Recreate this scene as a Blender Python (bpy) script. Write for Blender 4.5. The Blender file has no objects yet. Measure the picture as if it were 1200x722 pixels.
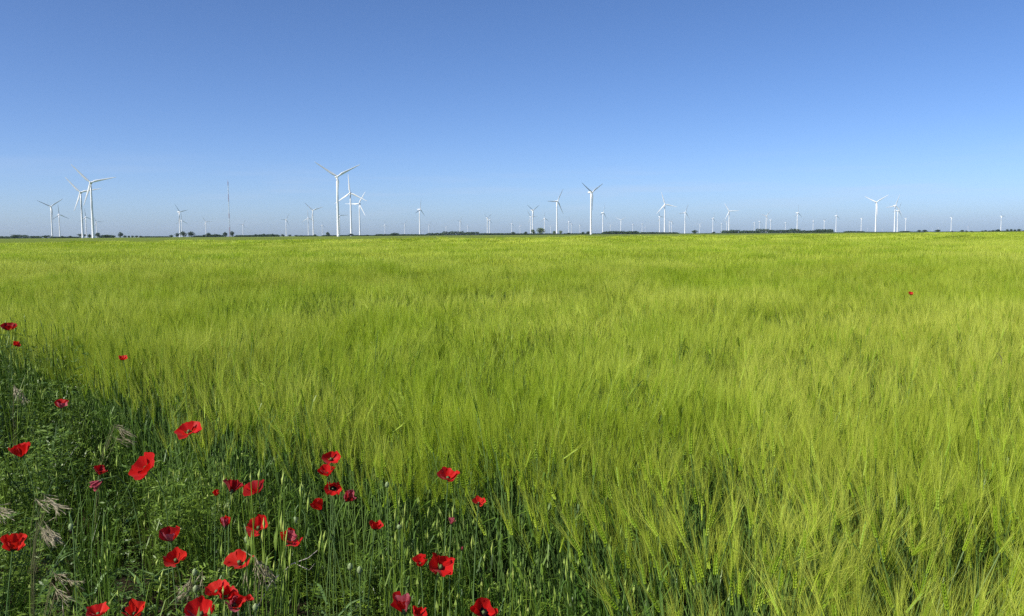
import bpy, math, random
import numpy as np
from mathutils import Vector, Matrix, Euler

random.seed(11)
rng = np.random.default_rng(11)
PI = math.pi
R = math.radians
scene = bpy.context.scene
COL = scene.collection

# ------------------------------------------------------------------ render / view
scene.render.engine = 'CYCLES'
scene.view_settings.view_transform = 'Standard'
scene.view_settings.look = 'None'
scene.view_settings.exposure = 0.36
scene.view_settings.gamma = 1
scene.view_settings.use_curve_mapping = False
scene.cycles.max_bounces = 8
scene.cycles.diffuse_bounces = 4
scene.cycles.transmission_bounces = 6
scene.cycles.transparent_max_bounces = 8
scene.cycles.use_denoising = False
scene.cycles.pixel_filter_type = 'BLACKMAN_HARRIS'
scene.cycles.filter_width = 1.45

# ------------------------------------------------------------------ camera
EYE = 1.55
FPX = 1000.0
cam_d = bpy.data.cameras.new('camera')
cam = bpy.data.objects.new('camera', cam_d)
COL.objects.link(cam)
cam_d.sensor_width = 36
cam_d.lens = 36 * FPX / 1200
cam_d.clip_start = 0.05
cam_d.clip_end = 60000
PITCH = math.atan(86.3 / FPX)
ROLL = -0.0071
CM = Matrix.Rotation(PI / 2 - PITCH, 3, 'X') @ Matrix.Rotation(ROLL, 3, 'Z')
cam.matrix_world = Matrix.Translation((0, 0, EYE)) @ CM.to_4x4()
scene.camera = cam


def ray(u, v):
    return CM @ Vector(((u - 600) / FPX, -(v - 361) / FPX, -1.0))


def at_z(u, v, z):
    d = ray(u, v)
    t = (z - EYE) / d.z
    return Vector((0, 0, EYE)) + d * t


def at_y(u, v, y):
    d = ray(u, v)
    return Vector((0, 0, EYE)) + d * (y / d.y)


def hor(u):
    return 278.9 - 0.0071 * u


# ------------------------------------------------------------------ light
SUN_AZ, SUN_EL = R(-124), R(43)
sdir = Vector((math.sin(SUN_AZ) * math.cos(SUN_EL), math.cos(SUN_AZ) * math.cos(SUN_EL), math.sin(SUN_EL)))
sun_d = bpy.data.lights.new('sun', 'SUN')
sun_d.energy = 4.6
sun_d.angle = R(0.53)
sun_d.color = (1.0, 0.95, 0.87)
sun = bpy.data.objects.new('sun', sun_d)
COL.objects.link(sun)
sun.rotation_euler = sdir.to_track_quat('Z', 'Y').to_euler()
sun.location = (0, 0, 50)

world = bpy.data.worlds.new('World')
scene.world = world
world.use_nodes = True
wt = world.node_tree
bg = wt.nodes['Background']
sky = wt.nodes.new('ShaderNodeTexSky')
sky.sky_type = 'NISHITA'
sky.sun_disc = False
sky.sun_elevation = SUN_EL
sky.sun_rotation = SUN_AZ
sky.altitude = 0
sky.air_density = 0.5
sky.dust_density = 0.95
sky.ozone_density = 3.2
hs = wt.nodes.new('ShaderNodeHueSaturation')          # the camera's own vivid colour
hs.inputs['Saturation'].default_value = 1.15
hs.inputs['Hue'].default_value = 0.505
wt.links.new(sky.outputs[0], hs.inputs['Color'])
# very thin cirrus low over the horizon
wtc = wt.nodes.new('ShaderNodeTexCoord')
wmp = wt.nodes.new('ShaderNodeMapping'); wmp.inputs['Scale'].default_value = (3.2, 3.2, 42)
wnz = wt.nodes.new('ShaderNodeTexNoise'); wnz.inputs['Scale'].default_value = 1.6; wnz.inputs['Detail'].default_value = 6
wrp = wt.nodes.new('ShaderNodeMapRange'); wrp.inputs[1].default_value = 0.50; wrp.inputs[2].default_value = 0.78; wrp.inputs[4].default_value = 0.30
wsp = wt.nodes.new('ShaderNodeSeparateXYZ')
wel = wt.nodes.new('ShaderNodeValToRGB')
e = wel.color_ramp.elements
e[0].position, e[0].color = 0.004, (0, 0, 0, 1)
e[1].position, e[1].color = 0.095, (0, 0, 0, 1)
for p_ in (0.02, 0.05):
    q_ = e.new(p_); q_.color = (1, 1, 1, 1)
wmu = wt.nodes.new('ShaderNodeMath'); wmu.operation = 'MULTIPLY'
wmx = wt.nodes.new('ShaderNodeMix'); wmx.data_type = 'RGBA'
wmx.inputs[7].default_value = (3.6, 3.95, 4.7, 1)
wt.links.new(wtc.outputs['Generated'], wmp.inputs[0])
wt.links.new(wmp.outputs[0], wnz.inputs['Vector'])
wt.links.new(wnz.outputs['Fac'], wrp.inputs[0])
wt.links.new(wtc.outputs['Generated'], wsp.inputs[0])
wt.links.new(wsp.outputs['Z'], wel.inputs[0])
wt.links.new(wrp.outputs[0], wmu.inputs[0]); wt.links.new(wel.outputs[0], wmu.inputs[1])
wt.links.new(wmu.outputs[0], wmx.inputs[0])
wt.links.new(hs.outputs[0], wmx.inputs[6])
wt.links.new(wmx.outputs[2], bg.inputs[0])
bg.inputs[1].default_value = 0.137


# ------------------------------------------------------------------ helpers
def tag(o, label=None, cat=None, group=None, kind=None):
    if label: o['label'] = label
    if cat: o['category'] = cat
    if group: o['group'] = group
    if kind: o['kind'] = kind
    return o


def empty(name, loc, rot=(0, 0, 0), label=None, cat=None, group=None, scale=None):
    o = bpy.data.objects.new(name, None)
    COL.objects.link(o)
    o.empty_display_size = 0.2
    o.location = loc
    o.rotation_euler = rot
    if scale: o.scale = scale
    return tag(o, label, cat, group)


class MB:
    """collects vertices and faces; builds one mesh"""
    def __init__(s):
        s.v = []; s.f = []; s.m = []; s.uv = []

    def face(s, idx, m=0):
        s.f.append(idx); s.m.append(m)

    def ribbon(s, pts, ws, side, m=0):
        b = len(s.v)
        n = len(pts)
        for p, w in zip(pts, ws):
            s.v.append((p[0] - side[0] * w, p[1] - side[1] * w, p[2] - side[2] * w))
            s.v.append((p[0] + side[0] * w, p[1] + side[1] * w, p[2] + side[2] * w))
        for i in range(n - 1):
            k = b + 2 * i
            s.face((k, k + 1, k + 3, k + 2), m)

    def spike(s, pts, ws, side, m=0):
        """ribbon that ends in a point"""
        b = len(s.v)
        n = len(pts)
        for p, w in zip(pts[:-1], ws):
            s.v.append((p[0] - side[0] * w, p[1] - side[1] * w, p[2] - side[2] * w))
            s.v.append((p[0] + side[0] * w, p[1] + side[1] * w, p[2] + side[2] * w))
        s.v.append(tuple(pts[-1]))
        for i in range(n - 2):
            k = b + 2 * i
            s.face((k, k + 1, k + 3, k + 2), m)
        k = b + 2 * (n - 2)
        s.face((k, k + 1, k + 2), m)

    def tube(s, pts, rs, sides=5, m=0, cap=True):
        pts = [Vector(p) for p in pts]
        n = len(pts)
        b = len(s.v)
        ref = None
        for i, p in enumerate(pts):
            t = (pts[min(i + 1, n - 1)] - pts[max(i - 1, 0)])
            t = t.normalized() if t.length > 1e-9 else Vector((0, 0, 1))
            if ref is None:
                ref = t.orthogonal().normalized()
            ref = (ref - t * ref.dot(t)).normalized()
            q = t.cross(ref)
            for k in range(sides):
                a = 2 * PI * k / sides
                s.v.append(tuple(p + (ref * math.cos(a) + q * math.sin(a)) * rs[i]))
        for i in range(n - 1):
            for k in range(sides):
                a = b + i * sides + k
                c = b + i * sides + (k + 1) % sides
                s.face((a, c, c + sides, a + sides), m)
        if cap:
            s.face(tuple(b + k for k in reversed(range(sides))), m)
            s.face(tuple(b + (n - 1) * sides + k for k in range(sides)), m)

    def diamond(s, c, ax, half, r1, side, up, m=0, top=0.35):
        """elongated six-point kernel along ax"""
        b = len(s.v)
        c = Vector(c)
        mid = c - ax * half * top
        s.v.append(tuple(c - ax * half))
        for d in (side, up, -side, -up):
            s.v.append(tuple(mid + d * r1))
        s.v.append(tuple(c + ax * half))
        for k in range(4):
            a, d = b + 1 + k, b + 1 + (k + 1) % 4
            s.face((b, d, a), m)
            s.face((b + 5, a, d), m)

    def box(s, cx, cy, cz, sx, sy, sz, m=0):
        b = len(s.v)
        for dz in (-1, 1):
            for dx, dy in ((-1, -1), (1, -1), (1, 1), (-1, 1)):
                s.v.append((cx + dx * sx / 2, cy + dy * sy / 2, cz + dz * sz / 2))
        for f in ((3, 2, 1, 0), (4, 5, 6, 7), (0, 1, 5, 4), (1, 2, 6, 5), (2, 3, 7, 6), (3, 0, 4, 7)):
            s.face(tuple(b + i for i in f), m)

    def mesh(s, name, mats, smooth=False):
        me = bpy.data.meshes.new(name)
        me.from_pydata(s.v, [], s.f)
        for mt in mats: me.materials.append(mt)
        if len(mats) > 1:
            me.polygons.foreach_set('material_index', s.m)
        if smooth:
            me.polygons.foreach_set('use_smooth', [True] * len(me.polygons))
        me.update()
        return me

    def build(s, name, mats, parent=None, smooth=False, link=True):
        if not isinstance(mats, (list, tuple)): mats = [mats]
        o = bpy.data.objects.new(name, s.mesh(name, mats, smooth))
        if link: COL.objects.link(o)
        if parent: o.parent = parent
        return o


# ------------------------------------------------------------------ materials
def new_mat(name):
    m = bpy.data.materials.new(name)
    m.use_nodes = True
    nt = m.node_tree
    nt.nodes.clear()
    out = nt.nodes.new('ShaderNodeOutputMaterial')
    return m, nt, out


def N(nt, t, **kw):
    n = nt.nodes.new(t)
    for k, v in kw.items(): setattr(n, k, v)
    return n


def ramp(nt, fac, stops):
    r = N(nt, 'ShaderNodeValToRGB')
    e = r.color_ramp.elements
    while len(e) > 1: e.remove(e[0])
    e[0].position, e[0].color = stops[0][0], (*stops[0][1], 1)
    for p, c in stops[1:]:
        x = e.new(p); x.color = (*c, 1)
    nt.links.new(fac, r.inputs[0])
    return r.outputs[0]


def world_noise(nt, scale, detail=2.0, vec_scale=None):
    g = N(nt, 'ShaderNodeNewGeometry')
    n = N(nt, 'ShaderNodeTexNoise')
    n.inputs['Scale'].default_value = scale
    n.inputs['Detail'].default_value = detail
    src = g.outputs['Position']
    if vec_scale:
        mp = N(nt, 'ShaderNodeMapping')
        mp.inputs['Scale'].default_value = vec_scale
        nt.links.new(src, mp.inputs[0])
        src = mp.outputs[0]
    nt.links.new(src, n.inputs['Vector'])
    return n.outputs['Fac']


def leaf_mat(name, c_lo, c_hi, trans=0.3, rough=0.5, spec=0.3, patch=None, patch_scale=0.25, amount=0.5, fine=0.0, patch2=None):
    """thin leaf: colour varies plant to plant (per-instance random) and by slow patches over the ground"""
    m, nt, out = new_mat(name)
    oi = N(nt, 'ShaderNodeObjectInfo')
    mix0 = ramp(nt, oi.outputs['Random'], [(0, c_lo), (1, c_hi)])
    col = mix0
    if fine:
        fn = world_noise(nt, fine, 1.0)
        mx = N(nt, 'ShaderNodeMix', data_type='RGBA')
        mx.inputs[7].default_value = (*c_hi, 1)
        mr = N(nt, 'ShaderNodeMapRange')
        mr.inputs[1].default_value = 0.35; mr.inputs[2].default_value = 0.65
        nt.links.new(fn, mr.inputs[0])
        nt.links.new(mr.outputs[0], mx.inputs[0])
        mx.inputs[6].default_value = (*c_lo, 1)
        m2 = N(nt, 'ShaderNodeMix', data_type='RGBA')
        m2.inputs[0].default_value = 0.5
        nt.links.new(col, m2.inputs[6]); nt.links.new(mx.outputs[2], m2.inputs[7])
        col = m2.outputs[2]
    if patch:
        nz = world_noise(nt, patch_scale, 3.0)
        mr = N(nt, 'ShaderNodeMapRange')
        mr.inputs[1].default_value = 0.4; mr.inputs[2].default_value = 0.65
        mr.inputs[4].default_value = amount
        nt.links.new(nz, mr.inputs[0])
        mx = N(nt, 'ShaderNodeMix', data_type='RGBA')
        nt.links.new(mr.outputs[0], mx.inputs[0])
        nt.links.new(col, mx.inputs[6])
        mx.inputs[7].default_value = (*patch, 1)
        col = mx.outputs[2]
    if patch2:
        for sc_, vs, lo, hi, am in ((0.9, (1, .8, 1), .47, .62, .55), (0.16, (.7, 1, 1), .48, .62, .6)):
            nz = world_noise(nt, sc_, 3.0, vs)
            mr = N(nt, 'ShaderNodeMapRange')
            mr.inputs[1].default_value = lo; mr.inputs[2].default_value = hi
            mr.inputs[4].default_value = am
            nt.links.new(nz, mr.inputs[0])
            mx = N(nt, 'ShaderNodeMix', data_type='RGBA')
            nt.links.new(mr.outputs[0], mx.inputs[0])
            nt.links.new(col, mx.inputs[6])
            mx.inputs[7].default_value = (*patch2, 1)
            col = mx.outputs[2]
    p = N(nt, 'ShaderNodeBsdfPrincipled')
    p.inputs['Roughness'].default_value = rough
    p.inputs['Specular IOR Level'].default_value = spec
    nt.links.new(col, p.inputs['Base Color'])
    t = N(nt, 'ShaderNodeBsdfTranslucent')
    nt.links.new(col, t.inputs[0])
    ms = N(nt, 'ShaderNodeMixShader')
    ms.inputs[0].default_value = trans
    nt.links.new(p.outputs[0], ms.inputs[1]); nt.links.new(t.outputs[0], ms.inputs[2])
    nt.links.new(ms.outputs[0], out.inputs[0])
    return m


def plain_mat(name, col, rough=0.5, spec=0.4, noise=None, nscale=1.0, coat=0.0):
    m, nt, out = new_mat(name)
    p = N(nt, 'ShaderNodeBsdfPrincipled')
    p.inputs['Roughness'].default_value = rough
    p.inputs['Specular IOR Level'].default_value = spec
    p.inputs['Coat Weight'].default_value = coat
    if noise:
        tc = N(nt, 'ShaderNodeTexCoord')
        n = N(nt, 'ShaderNodeTexNoise')
        n.inputs['Scale'].default_value = nscale
        n.inputs['Detail'].default_value = 4
        nt.links.new(tc.outputs['Object'], n.inputs['Vector'])
        c = ramp(nt, n.outputs['Fac'], [(0.3, col), (0.7, noise)])
        nt.links.new(c, p.inputs['Base Color'])
    else:
        p.inputs['Base Color'].default_value = (*col, 1)
    nt.links.new(p.outputs[0], out.inputs[0])
    return m


M_awn = leaf_mat('barley_awn', (0.28, 0.42, 0.018), (0.41, 0.54, 0.030), 0.38, 0.45, 0.25, patch=(0.50, 0.44, 0.08), patch_scale=0.5, amount=0.28, patch2=(0.63, 0.68, 0.11))  # pale second patches: crop ripeness, plus sunlit awn sheen put into the colour
M_ear = leaf_mat('barley_ear', (0.20, 0.33, 0.016), (0.33, 0.45, 0.03), 0.25, 0.5, 0.25)
M_stem = leaf_mat('barley_stem', (0.085, 0.16, 0.038), (0.14, 0.23, 0.048), 0.2, 0.5, 0.3)
M_bleaf = leaf_mat('barley_leaf', (0.07, 0.15, 0.02), (0.16, 0.26, 0.03), 0.35, 0.42, 0.35)
M_weed = leaf_mat('weed_leaf', (0.035, 0.085, 0.010), (0.19, 0.29, 0.03), 0.22, 0.42, 0.4, fine=14.0)
M_weed2 = leaf_mat('weed_leaf_dark', (0.028, 0.07, 0.014), (0.11, 0.19, 0.03), 0.18, 0.38, 0.45, fine=14.0)
M_grass = leaf_mat('grass_blade', (0.045, 0.115, 0.012), (0.17, 0.26, 0.03), 0.3, 0.45, 0.35)
M_pod = leaf_mat('green_seed_head', (0.22, 0.33, 0.05), (0.42, 0.50, 0.12), 0.2, 0.45, 0.35)
M_dry = leaf_mat('dry_stalk', (0.15, 0.16, 0.07), (0.26, 0.24, 0.12), 0.2, 0.6, 0.2)
M_dryspike = leaf_mat('dry_spikelet', (0.24, 0.21, 0.11), (0.48, 0.42, 0.28), 0.3, 0.5, 0.3, fine=40)
M_twig = plain_mat('twig_bark', (0.30, 0.27, 0.23), 0.8, 0.2, noise=(0.42, 0.38, 0.33), nscale=20)


# ------------------------------------------------------------------ barley
WIND = Vector((0.85, 0.35, 0))


def lean_dir(r, amt, spread):
    a = r.uniform(0, 2 * PI)
    return Vector((WIND.x * amt + math.cos(a) * spread * r.random(), WIND.y * amt + math.sin(a) * spread * r.random(), 0))


def barley_plant(mb, r, x, y, lod):
    # materials: 0 awn, 1 ear, 2 stem, 3 leaf
    h = r.gauss(0.70, 0.055)
    ln = lean_dir(r, 0.03, 0.11)
    P0 = Vector((x, y, 0))
    P1 = P0 + Vector((0, 0, h * 0.55)) + ln * 0.25
    P2 = P0 + Vector((0, 0, h)) + ln
    ax = (Vector((0, 0, 1)) + ln * r.uniform(1.0, 4.0) + Vector((r.gauss(0, .12), r.gauss(0, .12), 0))).normalized()
    if r.random() < 0.06:
        ax = (ax + Vector((WIND.x, WIND.y, 0)) * r.uniform(0.4, 1.2)).normalized()
    sd = ax.orthogonal().normalized()
    sd = (Matrix.Rotation(r.uniform(0, 2 * PI), 3, ax) @ sd)
    up = ax.cross(sd)
    L = r.uniform(0.045, 0.068)
    if lod == 0:
        mb.tube([P0, P1, P2], [0.0022, 0.002, 0.0015], 3, 2, cap=False)
        n = int(L / 0.0075)
        for k in range(n):
            c = P2 + ax * (k + 0.3) * L / n
            w = 0.0034 * (1 - 0.45 * k / n)
            for s in (-1, 1):
                kax = (ax + sd * s * 0.28).normalized()
                mb.diamond(c + sd * s * 0.0028, kax, 0.0075, w * 0.8, sd, up, 1)
                if r.random() < 0.25: continue
                # awns grow from the kernel's tip and its neighbours'
                for q in range(2):
                    al = r.uniform(0.09, 0.145)
                    a0 = c + sd * s * 0.0045 + kax * 0.006
                    sp = r.uniform(0.02, 0.20)
                    dr = (ax + sd * s * sp + up * r.gauss(0, 0.12)).normalized()
                    bend = Vector((WIND.x * 0.05, WIND.y * .05, 0)) + sd * s * 0.05 + up * r.gauss(0, .06)
                    a1 = a0 + dr * al * 0.5 + bend * al * 0.15
                    a2 = a0 + dr * al + bend * al * 0.55
                    side = dr.cross(Vector((r.gauss(0, 1), r.gauss(0, 1), r.gauss(0, 1)))).normalized()
                    mb.spike([a0, a1, a2], [0.00031, 0.00026], side, 0)
        nl = r.choice((1, 2, 2))
    elif lod == 1:
        mb.ribbon([P0 + Vector((0, 0, h * 0.3)), P1, P2], [0.0022, 0.0022, 0.0018], Vector((1, 0, 0)), 2)
        mb.diamond(P2 + ax * L * 0.5, ax, L * 0.55, 0.0052, sd, up, 1, top=0.1)
        for k in range(20):
            al = r.uniform(0.10, 0.17)
            a0 = P2 + ax * L * r.uniform(0.1, 0.95)
            dr = (ax + sd * r.gauss(0, .13) + up * r.gauss(0, .13)).normalized()
            a2 = a0 + dr * al
            side = dr.cross(Vector((r.gauss(0, 1), r.gauss(0, 1), r.gauss(0, 1)))).normalized()
            mb.spike([a0, a2], [0.00078], side, 0)
        nl = 2
    else:
        for k in range(4):
            al = r.uniform(0.13, 0.20)
            a0 = P2 + ax * L * r.uniform(-0.2, 0.6)
            dr = (ax + sd * r.gauss(0, .32) + up * r.gauss(0, .32)).normalized()
            side = dr.cross(Vector((r.gauss(0, 1), r.gauss(0, 1), r.gauss(0, 1)))).normalized()
            mb.spike([a0, a0 + dr * al], [0.0048], side, 0)
        if r.random() < 0.5:
            mb.spike([P2 - Vector((0, 0, .3)), P2 + ax * 0.02], [0.008], Vector((1, 0, 0)), 2)
        nl = 1 if r.random() < 0.5 else 0
    for k in range(nl):
        z0 = h * r.choice([r.uniform(0.35, 0.6), r.uniform(0.6, 0.9)])
        b = P0.lerp(P2, z0 / h)
        a = r.uniform(0, 2 * PI)
        d = Vector((math.cos(a), math.sin(a), 0)) + WIND * 0.3
        ll = r.uniform(0.09, 0.18)
        side = d.cross(Vector((0, 0, 1))).normalized()
        w = r.uniform(0.0025, 0.0042)
        pts = [b, b + d * ll * .2 + Vector((0, 0, ll * .5)), b + d * ll * .45 + Vector((0, 0, ll * .7)), b + d * ll * .75 + Vector((0, 0, ll * .55))]
        if lod == 0:
            mb.spike(pts, [w * .7, w, w * .8], side, 3)
        else:
            mb.spike([pts[0], pts[1], pts[3]], [w * 1.1, w * 1.1], side, 3)


def barley_tuft(lod, n, rad, seed):
    r = random.Random(seed)
    mb = MB()
    for i in range(n):
        a = r.uniform(0, 2 * PI)
        d = rad * math.sqrt(r.random()) * r.uniform(0.9, 1.1)
        if lod < 3:
            barley_plant(mb, r, d * math.cos(a), d * math.sin(a), lod)
        else:
            x, y = d * math.cos(a), d * math.sin(a)
            h = r.gauss(0.62, 0.06)
            for k in range(3):
                dx, dy = r.gauss(0.07, .13), r.gauss(0.03, .13)
                an = r.uniform(-0.9, 0.9)
                mb.spike([(x, y, h), (x + dx, y + dy, h + r.uniform(.16, .27))], [r.uniform(.018, .035)], Vector((math.cos(an), math.sin(an), 0)), 0)
    o = mb.build('barley_tuft', [M_awn, M_ear, M_stem, M_bleaf], link=False)
    return o


# edges of the field on the ground (found from the photograph, then used as plain positions)
NEAR_EDGE = [(1.85, -0.6), (0.84, 1.35), (0.54, 1.95), (0.23, 2.5), (-0.33, 2.95), (-1.02, 3.55), (-1.6, 4.1), (-2.4, 4.8), (-4.1, 6.9), (-10, 13.5), (-60, 66)]


def edge_x(y):
    """x of the near edge of the crop at distance y"""
    for (x0, y0), (x1, y1) in zip(NEAR_EDGE[:-1], NEAR_EDGE[1:]):
        if y0 <= y <= y1:
            return x0 + (x1 - x0) * (y - y0) / (y1 - y0)
    return NEAR_EDGE[0][0] if y < NEAR_EDGE[0][1] else NEAR_EDGE[-1][0]


def vnoise(seed):
    rr = np.random.default_rng(seed)
    G = rr.random((256, 256))
    def f(x, y):
        xi, yi = math.floor(x), math.floor(y)
        fx, fy = x - xi, y - yi
        fx = fx * fx * (3 - 2 * fx); fy = fy * fy * (3 - 2 * fy)
        g = lambda a, b: G[a % 256, b % 256]
        return (g(xi, yi) * (1 - fx) + g(xi + 1, yi) * fx) * (1 - fy) + (g(xi, yi + 1) * (1 - fx) + g(xi + 1, yi + 1) * fx) * fy
    return f


n1, n2, n3 = vnoise(1), vnoise(2), vnoise(3)


def in_field(x, y):
    return x > edge_x(y) - .05 + .24 * (n2(x * 2.3 + 31, y * 2.3 + 77) - .5) + .16 * (n1(x * .9 + 7, y * .9 + 3) - .5) and y < x + 150


def scatter_object(name, variants, pts, rots, scls, idxs, mats, sheet=None):
    """one object: its points carry copies of the variant plants (geometry nodes)"""
    coll = bpy.data.collections.new(name + '_plants')
    for o in variants: coll.objects.link(o)
    order = sorted(range(len(variants)), key=lambda i: variants[i].name)
    rank = {v: k for k, v in enumerate(order)}
    n = len(pts)
    verts = [tuple(p) for p in pts]
    faces = []
    if sheet:
        sv, sf = sheet
        verts += sv
        faces = [tuple(i + n for i in f) for f in sf]
    me = bpy.data.meshes.new(name)
    me.from_pydata(verts, [], faces)
    for m in mats: me.materials.append(m)
    tot = len(verts)
    A = me.attributes
    pad = tot - n
    a = A.new('rot', 'FLOAT_VECTOR', 'POINT'); a.data.foreach_set('vector', np.concatenate([np.array(rots, dtype=np.float32).ravel(), np.zeros(3 * pad, dtype=np.float32)]))
    a = A.new('scl', 'FLOAT_VECTOR', 'POINT'); a.data.foreach_set('vector', np.concatenate([np.array(scls, dtype=np.float32).ravel(), np.zeros(3 * pad, dtype=np.float32)]))
    a = A.new('idx', 'INT', 'POINT'); a.data.foreach_set('value', np.concatenate([np.array([rank[i] for i in idxs], dtype=np.int32), np.zeros(pad, dtype=np.int32)]))
    a = A.new('plant', 'BOOLEAN', 'POINT'); a.data.foreach_set('value', [True] * n + [False] * pad)
    o = bpy.data.objects.new(name, me)
    COL.objects.link(o)
    ng = bpy.data.node_groups.new(name + '_scatter', 'GeometryNodeTree')
    ng.interface.new_socket('Geometry', in_out='INPUT', socket_type='NodeSocketGeometry')
    ng.interface.new_socket('Geometry', in_out='OUTPUT', socket_type='NodeSocketGeometry')
    gi = ng.nodes.new('NodeGroupInput'); go = ng.nodes.new('NodeGroupOutput')
    ci = ng.nodes.new('GeometryNodeCollectionInfo')
    ci.inputs['Collection'].default_value = coll
    ci.inputs['Separate Children'].default_value = True
    ci.inputs['Reset Children'].default_value = True
    ip = ng.nodes.new('GeometryNodeInstanceOnPoints')
    ip.inputs['Pick Instance'].default_value = True
    def na(nm, dt):
        x = ng.nodes.new('GeometryNodeInputNamedAttribute'); x.data_type = dt
        x.inputs['Name'].default_value = nm
        return x.outputs['Attribute']
    L = ng.links
    L.new(gi.outputs[0], ip.inputs['Points'])
    L.new(ci.outputs[0], ip.inputs['Instance'])
    L.new(na('plant', 'BOOLEAN'), ip.inputs['Selection'])
    L.new(na('idx', 'INT'), ip.inputs['Instance Index'])
    L.new(na('rot', 'FLOAT_VECTOR'), ip.inputs['Rotation'])
    L.new(na('scl', 'FLOAT_VECTOR'), ip.inputs['Scale'])
    if sheet:
        dg = ng.nodes.new('GeometryNodeDeleteGeometry')
        dg.domain = 'POINT'
        L.new(gi.outputs[0], dg.inputs['Geometry'])
        L.new(na('plant', 'BOOLEAN'), dg.inputs['Selection'])
        jg = ng.nodes.new('GeometryNodeJoinGeometry')
        L.new(dg.outputs[0], jg.inputs[0]); L.new(ip.outputs[0], jg.inputs[0])
        L.new(jg.outputs[0], go.inputs[0])
    else:
        L.new(ip.outputs[0], go.inputs[0])
    md = o.modifiers.new('scatter', 'NODES')
    md.node_group = ng
    return o


variants, first = [], []
NV = [32, 14, 10, 8]
for lod, (n, rad) in enumerate([(10, 0.10), (46, 0.24), (430, 0.85), (2300, 3.6)]):
    first.append(len(variants))
    for k in range(NV[lod]):
        variants.append(barley_tuft(lod, n, rad, 1000 * lod + k))

pts, rots, scls, idxs = [], [], [], []


def put_barley(x, y, lod, yaw, sxy, sz):
    f = .55 if lod < 2 else .12
    tx = 0.46 * (n1(x * f + 80, y * f + 11) - .5) + random.gauss(0, .035)
    ty = 0.03 + 0.58 * (n3(x * f + 17, y * f + 63) - .5) + random.gauss(0, .035)
    if lod > 1: tx, ty = tx * .35, ty * .35
    if x - edge_x(y) < .45: tx, ty = tx * .5, ty * .5 + .03
    pts.append((x, y, 0)); rots.append((tx, ty, yaw)); scls.append((sxy, sxy, sz))
    idxs.append(first[lod] + random.randrange(NV[lod]))


def canopy(x, y):
    """slow swell of crop height"""
    return 0.84 + 0.15 * n1(x * 0.55 + 9, y * 0.45) + 0.19 * n2(x * 1.9, y * 1.5) + 0.07 * n3(x * .12 + 30, y * .15)


def lod_bands(step, y0, y1, lod, margin, jit):
    y = y0
    while y < y1:
        half = 0.66 * y + margin
        x = -half
        while x < half:
            px, py = x + random.uniform(-jit, jit) * step, y + random.uniform(-jit, jit) * step
            if in_field(px, py):
                yield px, py
            x += step
        y += step


for x, y in lod_bands(0.108, 0.6, 6.2, 0, 1.0, 0.5):
    # thin places in the crop where the dark stems show
    g = n2(x * 1.6 + 5, y * 1.3 + 3)
    e = x - edge_x(y)
    if e > .4 and g < 0.24 and random.random() < 0.7: continue
    if e > .4 and g < 0.36 and random.random() < 0.35: continue
    if e < 0.08 and random.random() < 0.25: continue
    low = 1 - .16 * max(0, 1 - max(e, 0) / .35) * random.random()
    put_barley(x, y, 0, random.uniform(-3.1, 3.1), random.uniform(.9, 1.1), canopy(x, y) * low * random.uniform(0.92, 1.06))
for x, y in lod_bands(0.30, 6.1, 19, 1, 2.0, 0.45):
    g = n2(x * 1.0 + 5, y * 0.7 + 3)
    if g < 0.26 and random.random() < 0.6: continue
    put_barley(x, y, 1, random.uniform(-3.1, 3.1), random.uniform(.9, 1.1), canopy(x, y) * random.uniform(0.94, 1.05))
for x, y in lod_bands(1.05, 18.6, 62, 2, 5, 0.4):
    put_barley(x, y, 2, random.uniform(-3.1, 3.1), random.uniform(.9, 1.1), canopy(x * .5, y * .3) * random.uniform(0.90, 1.03))
for x, y in lod_bands(4.6, 60, 470, 3, 15, 0.4):
    put_barley(x, y, 3, random.uniform(-3.1, 3.1), random.uniform(.9, 1.1), (canopy(x * .12, y * .05) - .08) * random.uniform(0.93, 1.05))

# the closed top of the crop farther out (below the ear tips)
sv, sf = [], []
NX, NY = 90, 90
for j in range(NY + 1):
    t = j / NY
    y = 28 * (470 / 28) ** t
    for i in range(NX + 1):
        x = (-0.72 + 1.44 * i / NX) * y
        xx = max(x, y - 150)
        sv.append((xx, y, 0.56 + .13 * min(1, (y - 28) / 50) + 0.05 * random.random()))
for j in range(NY):
    for i in range(NX):
        a = j * (NX + 1) + i
        if sv[a + 1][0] - sv[a][0] > 1e-3 or sv[a + NX + 2][0] - sv[a + NX + 1][0] > 1e-3:
            sf.append((a, a + 1, a + NX + 2, a + NX + 1))
barley = scatter_object('barley', variants, pts, rots, scls, idxs, [M_awn], sheet=(sv, sf))
tag(barley, 'wide field of unripe bearded barley rippling away to the horizon', 'barley', kind='stuff')
print('barley instances', len(pts))


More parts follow.
